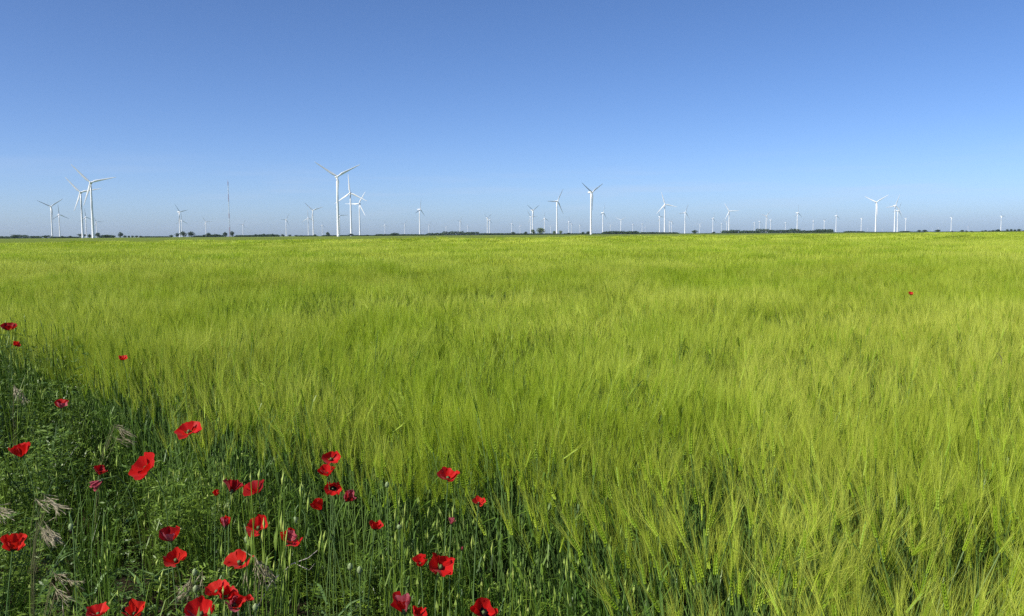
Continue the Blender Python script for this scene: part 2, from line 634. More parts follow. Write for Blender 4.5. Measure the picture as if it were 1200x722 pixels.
# ------------------------------------------------------------------ verge plants
def weed_tuft(seed):
    """straggling vetch-like weed: thin stems set with small narrow leaflets"""
    r = random.Random(seed)
    mb = MB()
    for s in range(r.randint(5, 8)):
        a = r.uniform(0, 2 * PI)
        H = r.uniform(0.22, 0.60)
        out = r.uniform(0.05, 0.2)
        pts_ = []
        for k in range(5):
            t = k / 4
            pts_.append(Vector((math.cos(a) * out * t ** 1.5 + r.gauss(0, .008), math.sin(a) * out * t ** 1.5 + r.gauss(0, .008), H * t)))
        mb.tube(pts_, [0.0025, .0022, .002, .0016, .001], 3, 1, cap=False)
        n = int(H / 0.032)
        for k in range(n):
            t = 0.25 + 0.75 * (k + r.random()) / n
            i = min(int(t * 4), 3)
            p = pts_[i].lerp(pts_[i + 1], t * 4 - i)
            la = r.uniform(0, 2 * PI)
            d = Vector((math.cos(la), math.sin(la), r.uniform(-.1, .6))).normalized()
            ll = r.uniform(0.04, 0.085) * (1.15 - 0.5 * t)
            tip = p + d * ll + Vector((0, 0, -ll * .15))
            mid = p + d * ll * .5 + Vector((0, 0, ll * .06))
            q = d.cross(Vector((0, 0, 1))).normalized()
            # pinnate: leaflets in pairs along a thin midrib
            m = r.randint(3, 4)
            for j in range(m):
                tj = (j + 0.7) / m
                b = p.lerp(mid, tj * 2) if tj < .5 else mid.lerp(tip, tj * 2 - 1)
                for sgn in (-1, 1):
                    dd = (q * sgn + d * r.uniform(.4, .9) + Vector((0, 0, r.uniform(-.2, .35)))).normalized()
                    lw = r.uniform(0.014, 0.030)
                    sid = dd.cross(Vector((r.gauss(0, .4), r.gauss(0, .4), 1))).normalized()
                    mb.spike([b, b + dd * lw * .5, b + dd * lw], [0.0014, 0.0036], sid, 0)
            mb.spike([p, mid, tip], [0.0009, 0.0012], q, 0)
    return mb.build('verge_weed', [M_weed, M_weed2], link=False)


def broad_weed(seed):
    """bushier plant with lance-shaped leaves"""
    r = random.Random(seed)
    mb = MB()
    for s in range(r.randint(4, 7)):
        a = r.uniform(0, 2 * PI)
        H = r.uniform(0.25, 0.5)
        out = r.uniform(0.02, 0.14)
        top = Vector((math.cos(a) * out, math.sin(a) * out, H))
        mb.tube([(0, 0, 0), top * .5 + Vector((0, 0, .02)), top], [.003, .0025, .0015], 3, 1, cap=False)
        n = r.randint(14, 22)
        for k in range(n):
            t = 0.2 + .8 * k / n
            p = top * t
            la = k * 2.4 + r.uniform(-.4, .4)
            d = Vector((math.cos(la), math.sin(la), r.uniform(0, .9))).normalized()
            ll = r.uniform(.025, .06) * (1.2 - .6 * t)
            q = d.cross(Vector((0, 0, 1))).normalized()
            q = (q + Vector((0, 0, r.gauss(0, .35)))).normalized()
            mb.spike([p, p + d * ll * .35 + Vector((0, 0, ll * .12)), p + d * ll * .7 + Vector((0, 0, ll * .1)), p + d * ll - Vector((0, 0, ll * .1))],
                     [ll * .05, ll * .14, ll * .11], q, 0)
    return mb.build('verge_weed', [M_weed2 if r.random() < .5 else M_weed, M_weed2], link=False)


def grass_tuft(seed, hmin=.25, hmax=.6):
    r = random.Random(seed)
    mb = MB()
    for k in range(r.randint(20, 34)):
        a = r.uniform(0, 2 * PI)
        d = Vector((math.cos(a), math.sin(a), 0))
        b = d * r.uniform(0, .05)
        H = r.uniform(hmin, hmax)
        o = r.uniform(.02, .22) if r.random() < .7 else r.uniform(.2, .38)
        q = d.cross(Vector((0, 0, 1))).normalized()
        q = (q + Vector((r.gauss(0, .5), r.gauss(0, .5), 0))).normalized()
        w = r.uniform(.0009, .0024)
        mb.spike([b, b + d * o * .15 + Vector((0, 0, H * .5)), b + d * o * .5 + Vector((0, 0, H * .85)), b + d * o + Vector((0, 0, H * r.uniform(.8, 1.0)))],
                 [w, w, w * .7], q, 0)
    return mb.build('verge_grass', [M_grass, M_pod], link=False)


def seed_stems(seed):
    """upright thin stems that end in green seed heads"""
    r = random.Random(seed)
    mb = MB()
    for k in range(r.randint(8, 13)):
        x, y = r.gauss(0, .05), r.gauss(0, .05)
        H = r.uniform(.42, .68)
        lx, ly = r.gauss(.01, .025), r.gauss(0, .025)
        mb.tube([(x, y, 0), (x + lx * .4, y + ly * .4, H * .55), (x + lx, y + ly, H)], [.0022, .0019, .0014], 3, 0, cap=False)
        hl = r.uniform(.010, .028)
        ax = Vector((lx * 3, ly * 3, 1)).normalized()
        mb.diamond(Vector((x + lx, y + ly, H)) + ax * hl, ax, hl, r.uniform(.003, .0055), Vector((1, 0, 0)), Vector((0, 1, 0)), 1, top=.1)
        for j in range(3):
            t = r.uniform(.25, .9)
            p = Vector((x + lx * t, y + ly * t, H * t))
            a = r.uniform(0, 2 * PI)
            d = Vector((math.cos(a), math.sin(a), 0))
            ll = r.uniform(.04, .10)
            q = d.cross(Vector((0, 0, 1)))
            mb.spike([p, p + d * ll * .35 + Vector((0, 0, ll * .55)), p + d * ll * .9 + Vector((0, 0, ll * .6))], [.0024, .0022], q, 0)
    return mb.build('verge_stems', [M_grass, M_pod], link=False)


vv = [weed_tuft(k) for k in range(12)] + [broad_weed(50 + k) for k in range(8)] + [grass_tuft(80 + k) for k in range(8)] + [seed_stems(120 + k) for k in range(10)]
kinds = {'weed': (0, 12), 'broad': (12, 20), 'grass': (20, 28), 'stems': (28, 38)}
pts, rots, scls, idxs = [], [], [], []


def put_verge(kind, x, y, s, sz=None):
    a, b = kinds[kind]
    pts.append((x, y, 0)); rots.append((random.gauss(0, .08), random.gauss(0, .08), random.uniform(0, 2 * PI)))
    scls.append((s, s, sz or s)); idxs.append(random.randrange(a, b))


y = 0.5
step = 0.115
while y < 14:
    xe = edge_x(y)
    x = -0.66 * y - 1.3
    while x < xe + 0.12:
        px, py = x + random.uniform(-.06, .06), y + random.uniform(-.06, .06)
        x += step
        e = edge_x(py) - px            # distance from the crop
        if e < -0.1: continue
        # bare dark hollow in the verge in front of the camera
        if abs(px + .215 * py) < .19 and 1.3 < py < 3.4 and random.random() < .95: continue
        left = min(1, max(0, (-px - .15 * py) / 0.9))
        dens = n1(px * 2.3 + 50, py * 2.3)
        if py < 1.2 and abs(px) < .5: continue
        r = random.random()
        hscale = 0.72 + 0.35 * n2(px * 1.5 + 70, py * 1.5) + .46 * (n3(px * 4.2, py * 4.2) - .42)
        if py < 1.9: hscale *= 0.8
        if left > .5:
            hscale *= 1 + .38 * min(1, max(0, (py - 3.2) / 1.6))
            if random.random() < .32: continue
            if px > -.9 - .1 * py and py > 1.9 and n3(px * 3.1 + 9, py * 3.1) < .32: continue
            if r < .27: put_verge('weed', px, py, random.uniform(.85, 1.1), hscale * 1.08)
            elif r < .42: put_verge('broad', px, py, random.uniform(.85, 1.15), hscale * 1.05)
            elif r < .76: put_verge('grass', px, py, random.uniform(.85, 1.15), hscale * 1.0)
            elif r < .90: put_verge('stems', px, py, 1, hscale * 1.0)
        else:
            if dens < .18: continue
            if random.random() < .2: continue
            if r < .52: put_verge('stems', px, py, 1, hscale * 1.06)
            elif r < .60: put_verge('grass', px, py, random.uniform(.8, 1.0), hscale * .85)
            elif r < .70: put_verge('weed', px, py, random.uniform(.7, .95), hscale * .72)
            elif r < .78: put_verge('broad', px, py, random.uniform(.7, .95), hscale * .7)
    y += step
# a taller bushy clump where the verge runs out of sight on the left
for i in range(60):
    y = random.uniform(4.7, 6.9)
    x = edge_x(y) - random.uniform(.12, 1.3)
    put_verge(random.choice(['weed', 'broad', 'broad', 'stems']), x, y, random.uniform(1.0, 1.3), random.uniform(1.2, 1.5))
# weeds that creep in under the first rows of the crop
for i in range(260):
    y = random.uniform(1.3, 4.2)
    x = edge_x(y) + random.uniform(-.05, .5)
    put_verge(random.choice(['weed', 'broad', 'grass']), x, y, .8, random.uniform(.5, .75))
verge = scatter_object('verge_weeds', vv, pts, rots, scls, idxs, [M_weed])
tag(verge, 'tangled dark green weeds and grasses along the edge of the barley', 'weeds', kind='stuff')
print('verge instances', len(pts))


# ------------------------------------------------------------------ ground
def disc(name, rad, z, mat, n=96, cx=0, cy=0):
    mb = MB()
    rings = [0, 5, 20, 80, 300, 1200, 4000, rad]
    mb.v.append((cx, cy, z))
    for r_ in rings[1:]:
        for k in range(n):
            a = 2 * PI * k / n
            mb.v.append((cx + r_ * math.cos(a), cy + r_ * math.sin(a), z))
    for k in range(n): mb.face((0, 1 + k, 1 + (k + 1) % n))
    for j in range(len(rings) - 2):
        for k in range(n):
            a, b = 1 + j * n + k, 1 + j * n + (k + 1) % n
            mb.face((a, a + n, b + n, b))
    return mb.build(name, mat)


def ground_mat():
    m, nt, out = new_mat('soil_and_far_grass')
    p = N(nt, 'ShaderNodeBsdfPrincipled')
    p.inputs['Roughness'].default_value = .95
    p.inputs['Specular IOR Level'].default_value = 0
    a = world_noise(nt, 6.0, 5)
    soil = ramp(nt, a, [(0.3, (0.020, 0.016, 0.010)), (0.7, (0.055, 0.043, 0.027))])
    g = world_noise(nt, .004, 4)
    grass = ramp(nt, g, [(0.35, (0.09, 0.13, 0.035)), (0.65, (0.17, 0.20, 0.06))])
    geo = N(nt, 'ShaderNodeNewGeometry')
    ln = N(nt, 'ShaderNodeVectorMath', operation='LENGTH')
    nt.links.new(geo.outputs['Position'], ln.inputs[0])
    mr = N(nt, 'ShaderNodeMapRange')
    mr.inputs[1].default_value = 30; mr.inputs[2].default_value = 60
    nt.links.new(ln.outputs['Value'], mr.inputs[0])
    mx = N(nt, 'ShaderNodeMix', data_type='RGBA')
    nt.links.new(mr.outputs[0], mx.inputs[0])
    nt.links.new(soil, mx.inputs[6]); nt.links.new(grass, mx.inputs[7])
    nt.links.new(mx.outputs[2], p.inputs['Base Color'])
    bp = N(nt, 'ShaderNodeBump')
    bp.inputs['Distance'].default_value = .03
    nt.links.new(a, bp.inputs['Height'])
    nt.links.new(bp.outputs[0], p.inputs['Normal'])
    nt.links.new(p.outputs[0], out.inputs[0])
    return m


tag(disc('ground', 12000, 0, ground_mat()), kind='structure', label='flat farmland reaching to the horizon')


def far_field_mat():
    m, nt, out = new_mat('far_green_crop')
    p = N(nt, 'ShaderNodeBsdfPrincipled')
    p.inputs['Roughness'].default_value = .8
    p.inputs['Specular IOR Level'].default_value = 0
    a = world_noise(nt, .05, 6, (1, .25, 1))
    c = ramp(nt, a, [(.3, (.11, .16, .03)), (.5, (.15, .20, .04)), (.7, (.20, .24, .05))])
    nt.links.new(c, p.inputs['Base Color'])
    b = world_noise(nt, 3.0, 4)
    bp = N(nt, 'ShaderNodeBump'); bp.inputs['Distance'].default_value = .3
    nt.links.new(b, bp.inputs['Height']); nt.links.new(bp.outputs[0], p.inputs['Normal'])
    nt.links.new(p.outputs[0], out.inputs[0])
    return m


mb = MB()
# the neighbouring field beyond the barley: a low crop standing 0.3 m, with a sown edge
E0, E1 = (-500, -344), (1000, 1156)
off = 6
top = [(E0[0], E0[1] + off, .3), (E1[0], E1[1] + off, .3), (900, 1500, .3), (-1500, 1500, .3), (-1500, -344, .3)]
mb.v += top + [(x, y, 0.01) for x, y, z in top]
mb.face((0, 1, 2, 3, 4))
for k in range(5): mb.face((k, 5 + k, 5 + (k + 1) % 5, (k + 1) % 5))
ff = mb.build('far_field', far_field_mat())
tag(ff, kind='structure', label='darker green field beyond the barley')



# ------------------------------------------------------------------ wind turbines
M_white = plain_mat('white_tower_paint', (0.80, 0.81, 0.82), 0.4, 0.4, noise=(0.74, 0.75, 0.76), nscale=.08)
M_blade = plain_mat('white_blade_gelcoat', (0.80, 0.81, 0.82), 0.35, 0.4)
M_nac = plain_mat('pale_grey_nacelle', (0.68, 0.70, 0.72), 0.4, 0.4)
HUB = 85.0
BLADE = 37.5


def tower_mesh():
    mb = MB()
    zs = [0, .5, 20, 45, 70, HUB - 1.9]
    rs = [2.15, 2.05, 1.85, 1.65, 1.42, 1.25]
    mb.tube([(0, 0, z) for z in zs], rs, 20, 0)
    mb.box(0, -2.0, 2.2, 1.0, .25, 2.2)             # entry door
    for z in (22, 45, 68):                           # flanges between tower sections
        r_ = 2.1 - (z / HUB) * .87
        mb.tube([(0, 0, z - .12), (0, 0, z + .12)], [r_, r_], 20, 0)
    return mb.mesh('tower', [M_white], True)


def nacelle_mesh():
    mb = MB()
    # rounded box that narrows to the rear; rotor looks to -y
    prof = [(-2.0, 1.35), (-1.2, 1.75), (1.5, 1.95), (5.0, 1.85), (7.4, 1.55), (7.9, 1.0)]
    n = 16
    for (y, r_) in prof:
        for k in range(n):
            a = 2 * PI * k / n
            ca, sa = math.cos(a), math.sin(a)
            q = (abs(ca) ** 4 + abs(sa) ** 4) ** (-.25)
            mb.v.append((ca * q * r_, y, HUB + sa * q * r_ + .1))
    for j in range(len(prof) - 1):
        for k in range(n):
            a, b = j * n + k, j * n + (k + 1) % n
            mb.face((a, b, b + n, a + n))
    mb.face(tuple(range(n))); mb.face(tuple((len(prof) - 1) * n + k for k in reversed(range(n))))
    mb.box(0, 6.2, HUB + 2.6, .12, .12, 1.5)        # wind vane mast
    return mb.mesh('nacelle', [M_nac], True)


HUBY = -3.4


def hub_mesh():
    mb = MB()
    prof = [(-2.05, 1.45), (-3.0, 1.6), (-4.0, 1.5), (-4.8, 1.1), (-5.3, .5), (-5.45, .05)]
    n = 16
    for (y, r_) in prof:
        for k in range(n):
            a = 2 * PI * k / n
            mb.v.append((math.cos(a) * r_, y, HUB + math.sin(a) * r_))
    for j in range(len(prof) - 1):
        for k in range(n):
            a, b = j * n + k, j * n + (k + 1) % n
            mb.face((a, a + n, b + n, b))
    mb.face(tuple(range(n)))
    return mb.mesh('rotor_hub', [M_white], True)


def blade_mesh():
    """blade along +z from the rotor axis; airfoil sections with twist"""
    mb = MB()
    secs = [(1.2, 1.9, 1.0, 0), (3.0, 2.0, .9, 4), (7.0, 3.1, .34, 16), (12, 2.7, .25, 11), (20, 2.0, .2, 6), (28, 1.45, .18, 3), (34, .95, .16, 1), (37, .45, .15, 0), (BLADE, .08, .15, 0)]
    n = 14
    for z, ch, th, tw in secs:
        t = R(tw)
        for k in range(n):
            a = 2 * PI * k / n
            x = math.cos(a) * ch * .5 - (0 if th > .8 else ch * .18)
            y = math.sin(a) * ch * .5 * th
            X = x * math.cos(t) - y * math.sin(t)
            Y = x * math.sin(t) + y * math.cos(t)
            mb.v.append((X * 1.12, Y * 1.1 - .0006 * z * z, z))
    for j in range(len(secs) - 1):
        for k in range(n):
            a, b = j * n + k, j * n + (k + 1) % n
            mb.face((a, b, b + n, a + n))
    mb.face(tuple((len(secs) - 1) * n + k for k in range(n)))
    return mb.mesh('blade', [M_blade], True)


TM, NM, HM, BM = tower_mesh(), nacelle_mesh(), hub_mesh(), blade_mesh()


def turbine(hx, hy, phase, yaw, label, group=None):
    """hub at photo point (hx, hy); all are 85 m tall machines at their own distance"""
    d = ray(hx, hy)
    t = (HUB - EYE) / d.z
    P = Vector((0, 0, EYE)) + d * t
    bearing = math.atan2(P.x, P.y)
    root = empty('wind_turbine', (P.x, P.y, 0), (0, 0, -bearing + R(yaw)), label, 'wind turbine', group or 'wind turbines along the horizon')
    for nm, me in (('tower', TM), ('nacelle', NM), ('rotor_hub', HM)):
        o = bpy.data.objects.new(nm, me); COL.objects.link(o); o.parent = root
    for k in range(3):
        o = bpy.data.objects.new('blade', BM); COL.objects.link(o); o.parent = root
        o.location = (0, HUBY, HUB)
        o.rotation_euler = (0, R(phase + 120 * k), 0)
    return root


TURB = [
    (59.5, 242, 55, 12, 'farthest left turbine, two blades raised in a V, standing over a dark bush'),
    (69, 251.5, -5, 20, 'shorter turbine close to the right of the farthest left one, one blade straight up'),
    (94.5, 225.5, 79, -12, 'second tallest turbine of the left cluster, just left of the tallest there'),
    (106.2, 214, 77, -8, 'tallest turbine of the left cluster, one blade swung out level to the right'),
    (100.3, 254.5, -5, 15, 'small turbine half hidden between the two tallest of the left cluster'),
    (113, 260, 90, 15, 'small pale turbine just right of the tallest tower of the left cluster'),
    (210, 248.5, -42, 48, 'taller of a close turbine pair left of the banded mast, blade raised to upper left'),
    (212.7, 258.5, 0, 20, 'smaller turbine overlapping the taller of the pair left of the mast, one blade straight up'),
    (241, 260, -32, 10, 'small pale turbine between the close pair and the red and white mast'),
    (284.5, 263, 30, 35, 'small pale turbine standing alone just right of the red and white mast'),
    (335, 257.5, 30, 40, 'turbine midway between the mast and the tallest turbine, bright blade to upper right'),
    (361, 255.5, -3, 10, 'lower turbine of the pair left of the tallest one, one blade straight up'),
    (366.5, 246.5, 72, 15, 'higher turbine of the pair left of the tallest one, blades spread like a Y'),
    (377.5, 264, 0, 40, 'faint small turbine close to the left of the tallest turbine'),
    (394.8, 207, 62, 12, 'tallest turbine of all, two blades spread wide in a V above a white tower'),
    (410.5, 226.3, -4, -10, 'turbine just right of the tallest one, one blade pointing straight up'),
    (421, 239, 31, -20, 'third turbine of the tall trio, right of the upright blade, blade to upper right'),
    (397.8, 252.5, 88, 25, 'small far turbine peeping out right of the tallest tower'),
    (451, 263.5, 0, 20, 'faint small turbine between the tall trio and the round dark bush'),
    (474, 262.5, 35, 35, 'faint small turbine just right of the round dark bush'),
    (491.5, 245.5, 8, 58, 'lone mid-height turbine seen nearly side on, dark blade straight up, left of centre'),
    (495.8, 269.5, 20, 50, 'tiny turbine at the foot of the side-on turbine left of centre'),
    (502.5, 263.5, 40, 30, 'faint small turbine close to the right of the side-on turbine left of centre'),
    (522.5, 266, 60, 20, 'very small Y-shaped turbine low over the long hedge left of centre'),
    (539, 259, 35, 50, 'pale turbine over the long hedge, taller of two faint ones left of centre'),
    (548, 265, 0, 60, 'very faint short turbine right beside the taller faint one over the hedge'),
    (571, 255.5, 58, 55, 'turbine near centre with small dark V of blades above a white hub'),
    (573.8, 258, 10, 65, 'thin tower right behind the turbine with the small dark V of blades'),
    (599.5, 262, 20, 40, 'faint turbine just left of a dark round tree near the centre'),
    (609.5, 264.5, -20, 15, 'small pale turbine behind the gap left of the big pale green tree'),
    (624, 246.5, 60, 48, 'turbine with two dark raised blades, standing just left above the big pale tree'),
    (621.7, 254, 85, 30, 'second tower tight against the left of the turbine above the big pale tree'),
    (638, 256, 0, 40, 'slender turbine with upright blade rising right above the big pale tree'),
    (645, 265.5, 60, 10, 'small Y-shaped turbine in the gap right of the big pale tree'),
    (652.5, 236, 30, 42, 'tall turbine right of the big pale tree, dark blade reaching level to the left'),
    (666.5, 260, 0, 45, 'left one of two small close turbines between the tall central pair'),
    (669.5, 262.5, 5, 60, 'right one of two small close turbines between the tall central pair'),
    (679.5, 264, -10, 40, 'faint small turbine just left of the tallest central turbine'),
    (692.5, 225.5, 60, 48, 'tallest turbine near the centre, dark blade to upper left and white hub'),
    (706.5, 249.5, 14, 62, 'narrow side-on turbine next right of the tallest central turbine'),
    (715.5, 264, -32, 25, 'tiny pale turbine behind the bushes right of the narrow side-on one'),
    (727.5, 258, 60, 10, 'small bright Y-shaped turbine over the dark hedge right of centre'),
    (741.5, 263, 0, 62, 'left one of two thin pale towers right of the bright Y-shaped turbine'),
    (752.5, 262.5, 0, 65, 'right one of two thin pale towers right of the bright Y-shaped turbine'),
    (756, 266.5, 10, 60, 'very faint short turbine touching the right thin pale tower'),
    (773, 254, -25, 45, 'smaller turbine leaning its blade to upper left beside the bright tall one'),
    (779, 239.5, -17, 12, 'bright tall turbine right of centre with one blade sloping down to the right'),
    (784.5, 260, -40, 35, 'left of two small overlapped towers just right of the bright tall turbine'),
    (787, 260.5, 0, 60, 'right of two small overlapped towers just right of the bright tall turbine'),
    (802.8, 249, 22, 40, 'turbine with white blade to upper right, standing left of a dark round bush'),
    (820, 263, 48, 20, 'small pale Y-shaped turbine just right of the dark round bush'),
    (835.5, 256, 18, 60, 'side-on turbine rising behind a single little dark bush'),
    (845.5, 262, 0, 65, 'faint thin turbine at the left end of the long hedge on the right'),
    (851.5, 260, 50, 30, 'small pale turbine close on the left of the white three-armed one'),
    (854.5, 247.5, -32, 12, 'white three-armed turbine above the left end of the long hedge on the right'),
    (884, 261, 10, 60, 'left one of two faint short towers over the middle of the long hedge'),
    (890, 259.5, 0, 70, 'right one of two faint short towers over the middle of the long hedge'),
    (898, 253, 42, 35, 'turbine over the long hedge with one white blade to the upper right'),
    (903, 258, 0, 75, 'thin tower just right of the turbine with white blade over the long hedge'),
    (920.5, 261, 0, 70, 'short faint tower left of the upright-bladed turbine over the long hedge'),
    (934.5, 249.5, 0, 62, 'tall slim turbine with upright white blade over the long hedge'),
    (941, 268, 10, 50, 'tiny pale turbine tip just right of the tall slim one over the hedge'),
    (953, 259, 0, 75, 'short tower without visible side blades toward the right end of the long hedge'),
    (966, 258.5, 60, 70, 'short tower with stubby dark side blades at the right end of the long hedge'),
    (974.5, 267.5, 20, 40, 'tiny turbine barely above the right end of the long hedge'),
    (980, 253, 0, 62, 'slim turbine with upright white blade standing clear of the hedge end'),
    (1009.5, 256, 60, 86, 'bare-looking thin tower left of the big turbine on the right'),
    (1017, 267.5, 0, 40, 'tiny faint turbine between the bare thin tower and the big turbine on the right'),
    (1027, 237, 57, 15, 'big white turbine on the right, blades raised in an uneven V'),
    (1034, 268, 10, 30, 'tiny faint turbine just right of the foot of the big turbine on the right'),
    (1049, 241, 20, 35, 'front turbine of the overlapping pair on the right, blade to upper right'),
    (1052.2, 247, 22, 52, 'rear turbine of the overlapping pair on the right, slightly shorter'),
    (1061.5, 256, 60, 84, 'thick short tower behind a small bush right of the overlapping pair'),
    (1092.3, 266.5, 0, 50, 'left one of two tiny turbines between dark bushes far to the right'),
    (1099.6, 266.5, 15, 55, 'right one of two tiny turbines between dark bushes far to the right'),
    (1115, 255, 60, 82, 'lone T-topped tower far to the right between two groups of bushes'),
    (1134.6, 265.5, 15, 35, 'tiny turbine between the T-topped tower and the row of round trees'),
    (1173.5, 253.5, -30, 65, 'farthest right turbine, rising among the row of little round trees'),
]
for a in TURB: turbine(*a)

# ------------------------------------------------------------------ lattice mast
M_red = plain_mat('mast_red_paint', (0.48, 0.20, 0.17), 0.5, 0.3)
M_mwhite = plain_mat('mast_white_paint', (0.86, 0.87, 0.88), 0.45, 0.3)
mY = 2050
mbase = at_z(269.3, hor(269.3) + EYE * FPX / mY, 0)
MH = (hor(267) - 214) * mbase.length / FPX
mast = empty('radio_mast', (mbase.x, mbase.y, 0), (0, 0, .3), 'thin lattice mast in red and white bands, taller than the turbines beside it', 'mast')


def mast_section(z0, z1, mat, name):
    mb = MB()
    w = lambda z: 1.5 - .6 * z / MH
    leg = lambda k, z: Vector((math.cos(2 * PI * k / 3) * w(z), math.sin(2 * PI * k / 3) * w(z), z))
    for k in range(3):
        mb.tube([leg(k, z0), leg(k, z1)], [.26, .26], 5, 0)
        n = max(1, round((z1 - z0) / 3.2))
        for j in range(n):
            za, zb = z0 + (z1 - z0) * j / n, z0 + (z1 - z0) * (j + 1) / n
            mb.tube([leg(k, za), leg((k + 1) % 3, zb)], [.13, .13], 4, 0)
            mb.tube([leg((k + 1) % 3, za), leg(k, zb)], [.13, .13], 4, 0)
            mb.tube([leg(k, zb), leg((k + 1) % 3, zb)], [.13, .13], 4, 0)
    return mb.build(name, mat, mast)


zof = lambda v: (hor(268) - v) / (hor(268) - 214) * MH
cuts = [(278, 266, 'r'), (266, 256.5, 'w'), (256.5, 251, 'r'), (251, 238, 'w'), (238, 230, 'r'), (230, 220.5, 'w'), (220.5, 216, 'r')]
for va, vb, c in cuts:
    mast_section(max(0, zof(va)), zof(vb), M_red if c == 'r' else M_mwhite, 'mast_section')
mb = MB(); mb.tube([(0, 0, zof(216)), (0, 0, MH)], [.22, .12], 6, 0); mb.build('antenna', M_red, mast)
mb = MB()
for k in range(3):
    a = 2 * PI * k / 3
    for zt in (.45, .9):
        mb.tube([(math.cos(a) * 1.2, math.sin(a) * 1.2, MH * zt), (math.cos(a) * 60, math.sin(a) * 60, 0)], [.03, .03], 3, 0)
mb.build('guy_wires', M_mwhite, mast)

# ------------------------------------------------------------------ trees along the horizon
def crown_mat(name, lo, hi):
    return leaf_mat(name, lo, hi, 0.2, 0.6, 0.2, fine=0.5)


M_crown = crown_mat('dark_tree_leaves', (0.024, 0.052, 0.010), (0.050, 0.090, 0.018))
M_crown2 = crown_mat('pale_tree_leaves', (0.12, 0.17, 0.055), (0.19, 0.24, 0.09))
M_bark = plain_mat('tree_bark', (0.10, 0.08, 0.06), .9, .1, noise=(0.16, 0.13, 0.10), nscale=2)


def crown_mesh(seed, mat, w=1.0, squat=1.0):
    """unit crown: 1 high (0..1), about w wide, of many leaf clumps"""
    r = random.Random(seed)
    mb = MB()
    lobes = [(r.uniform(-.24, .24) * w, r.uniform(-.24, .24) * w, r.uniform(.42, .72), r.uniform(.16, .27)) for _ in range(8)]
    lobes.append((0, 0, .5, .3)); lobes.append((0, 0, .78, .18)); lobes.append((.1 * w, 0, .3, .2))
    for cx, cy, cz, rad in lobes:
        for k in range(75):
            d = Vector((r.gauss(0, 1), r.gauss(0, 1), r.gauss(0, 1))).normalized() * rad * r.uniform(.55, 1.12)
            p = Vector((cx, cy, cz)) + Vector((d.x * w, d.y * w, d.z))
            s = r.uniform(.02, .055)
            a = Vector((r.gauss(0, 1), r.gauss(0, 1), r.gauss(0, 1))).normalized()
            b = a.orthogonal().normalized() * s
            c = a.cross(b).normalized() * s * r.uniform(.5, 1)
            i = len(mb.v)
            for q in (p - b, p - c * 1.1, p + b * .9, p + c): mb.v.append((q.x, q.y, max(0.01, q.z)))
            mb.face((i, i + 1, i + 2, i + 3))
    return mb.mesh('crown', [mat])


def trunk_mesh(seed):
    r = random.Random(seed)
    mb = MB()
    mb.tube([(0, 0, 0), (.01, 0, .25), (0, .01, .55)], [.045, .032, .02], 7, 0)
    for k in range(5):
        a = r.uniform(0, 2 * PI); z = r.uniform(.22, .45)
        mb.tube([(0, 0, z), (math.cos(a) * .1, math.sin(a) * .1, z + .12), (math.cos(a) * .2, math.sin(a) * .2, z + .3)], [.02, .013, .006], 5, 0)
    return mb.mesh('trunk', [M_bark])


CM_D = [crown_mesh(200 + k, M_crown, 1.0) for k in range(5)]
CM_P = [crown_mesh(230 + k, M_crown2, 1.05) for k in range(2)]
TRK = [trunk_mesh(k) for k in range(3)]


def tree(u, vtop, wpx, label, dist=1500, pale=False, group='trees along the horizon'):
    base = at_z(u, hor(u) + EYE * FPX / dist, 0)
    k = base.length / FPX
    h = max(2.0, (hor(u) + 1.0 - vtop) * k) * 1.15
    w = wpx * k * 1.2
    t = empty('tree', (base.x, base.y, 0), (0, 0, random.uniform(0, 6)), label, 'tree', group, (w, w, h))
    c = bpy.data.objects.new('crown', random.choice(CM_P if pale else CM_D)); COL.objects.link(c); c.parent = t
    b = bpy.data.objects.new('trunk', random.choice(TRK)); COL.objects.link(b); b.parent = t
    return t


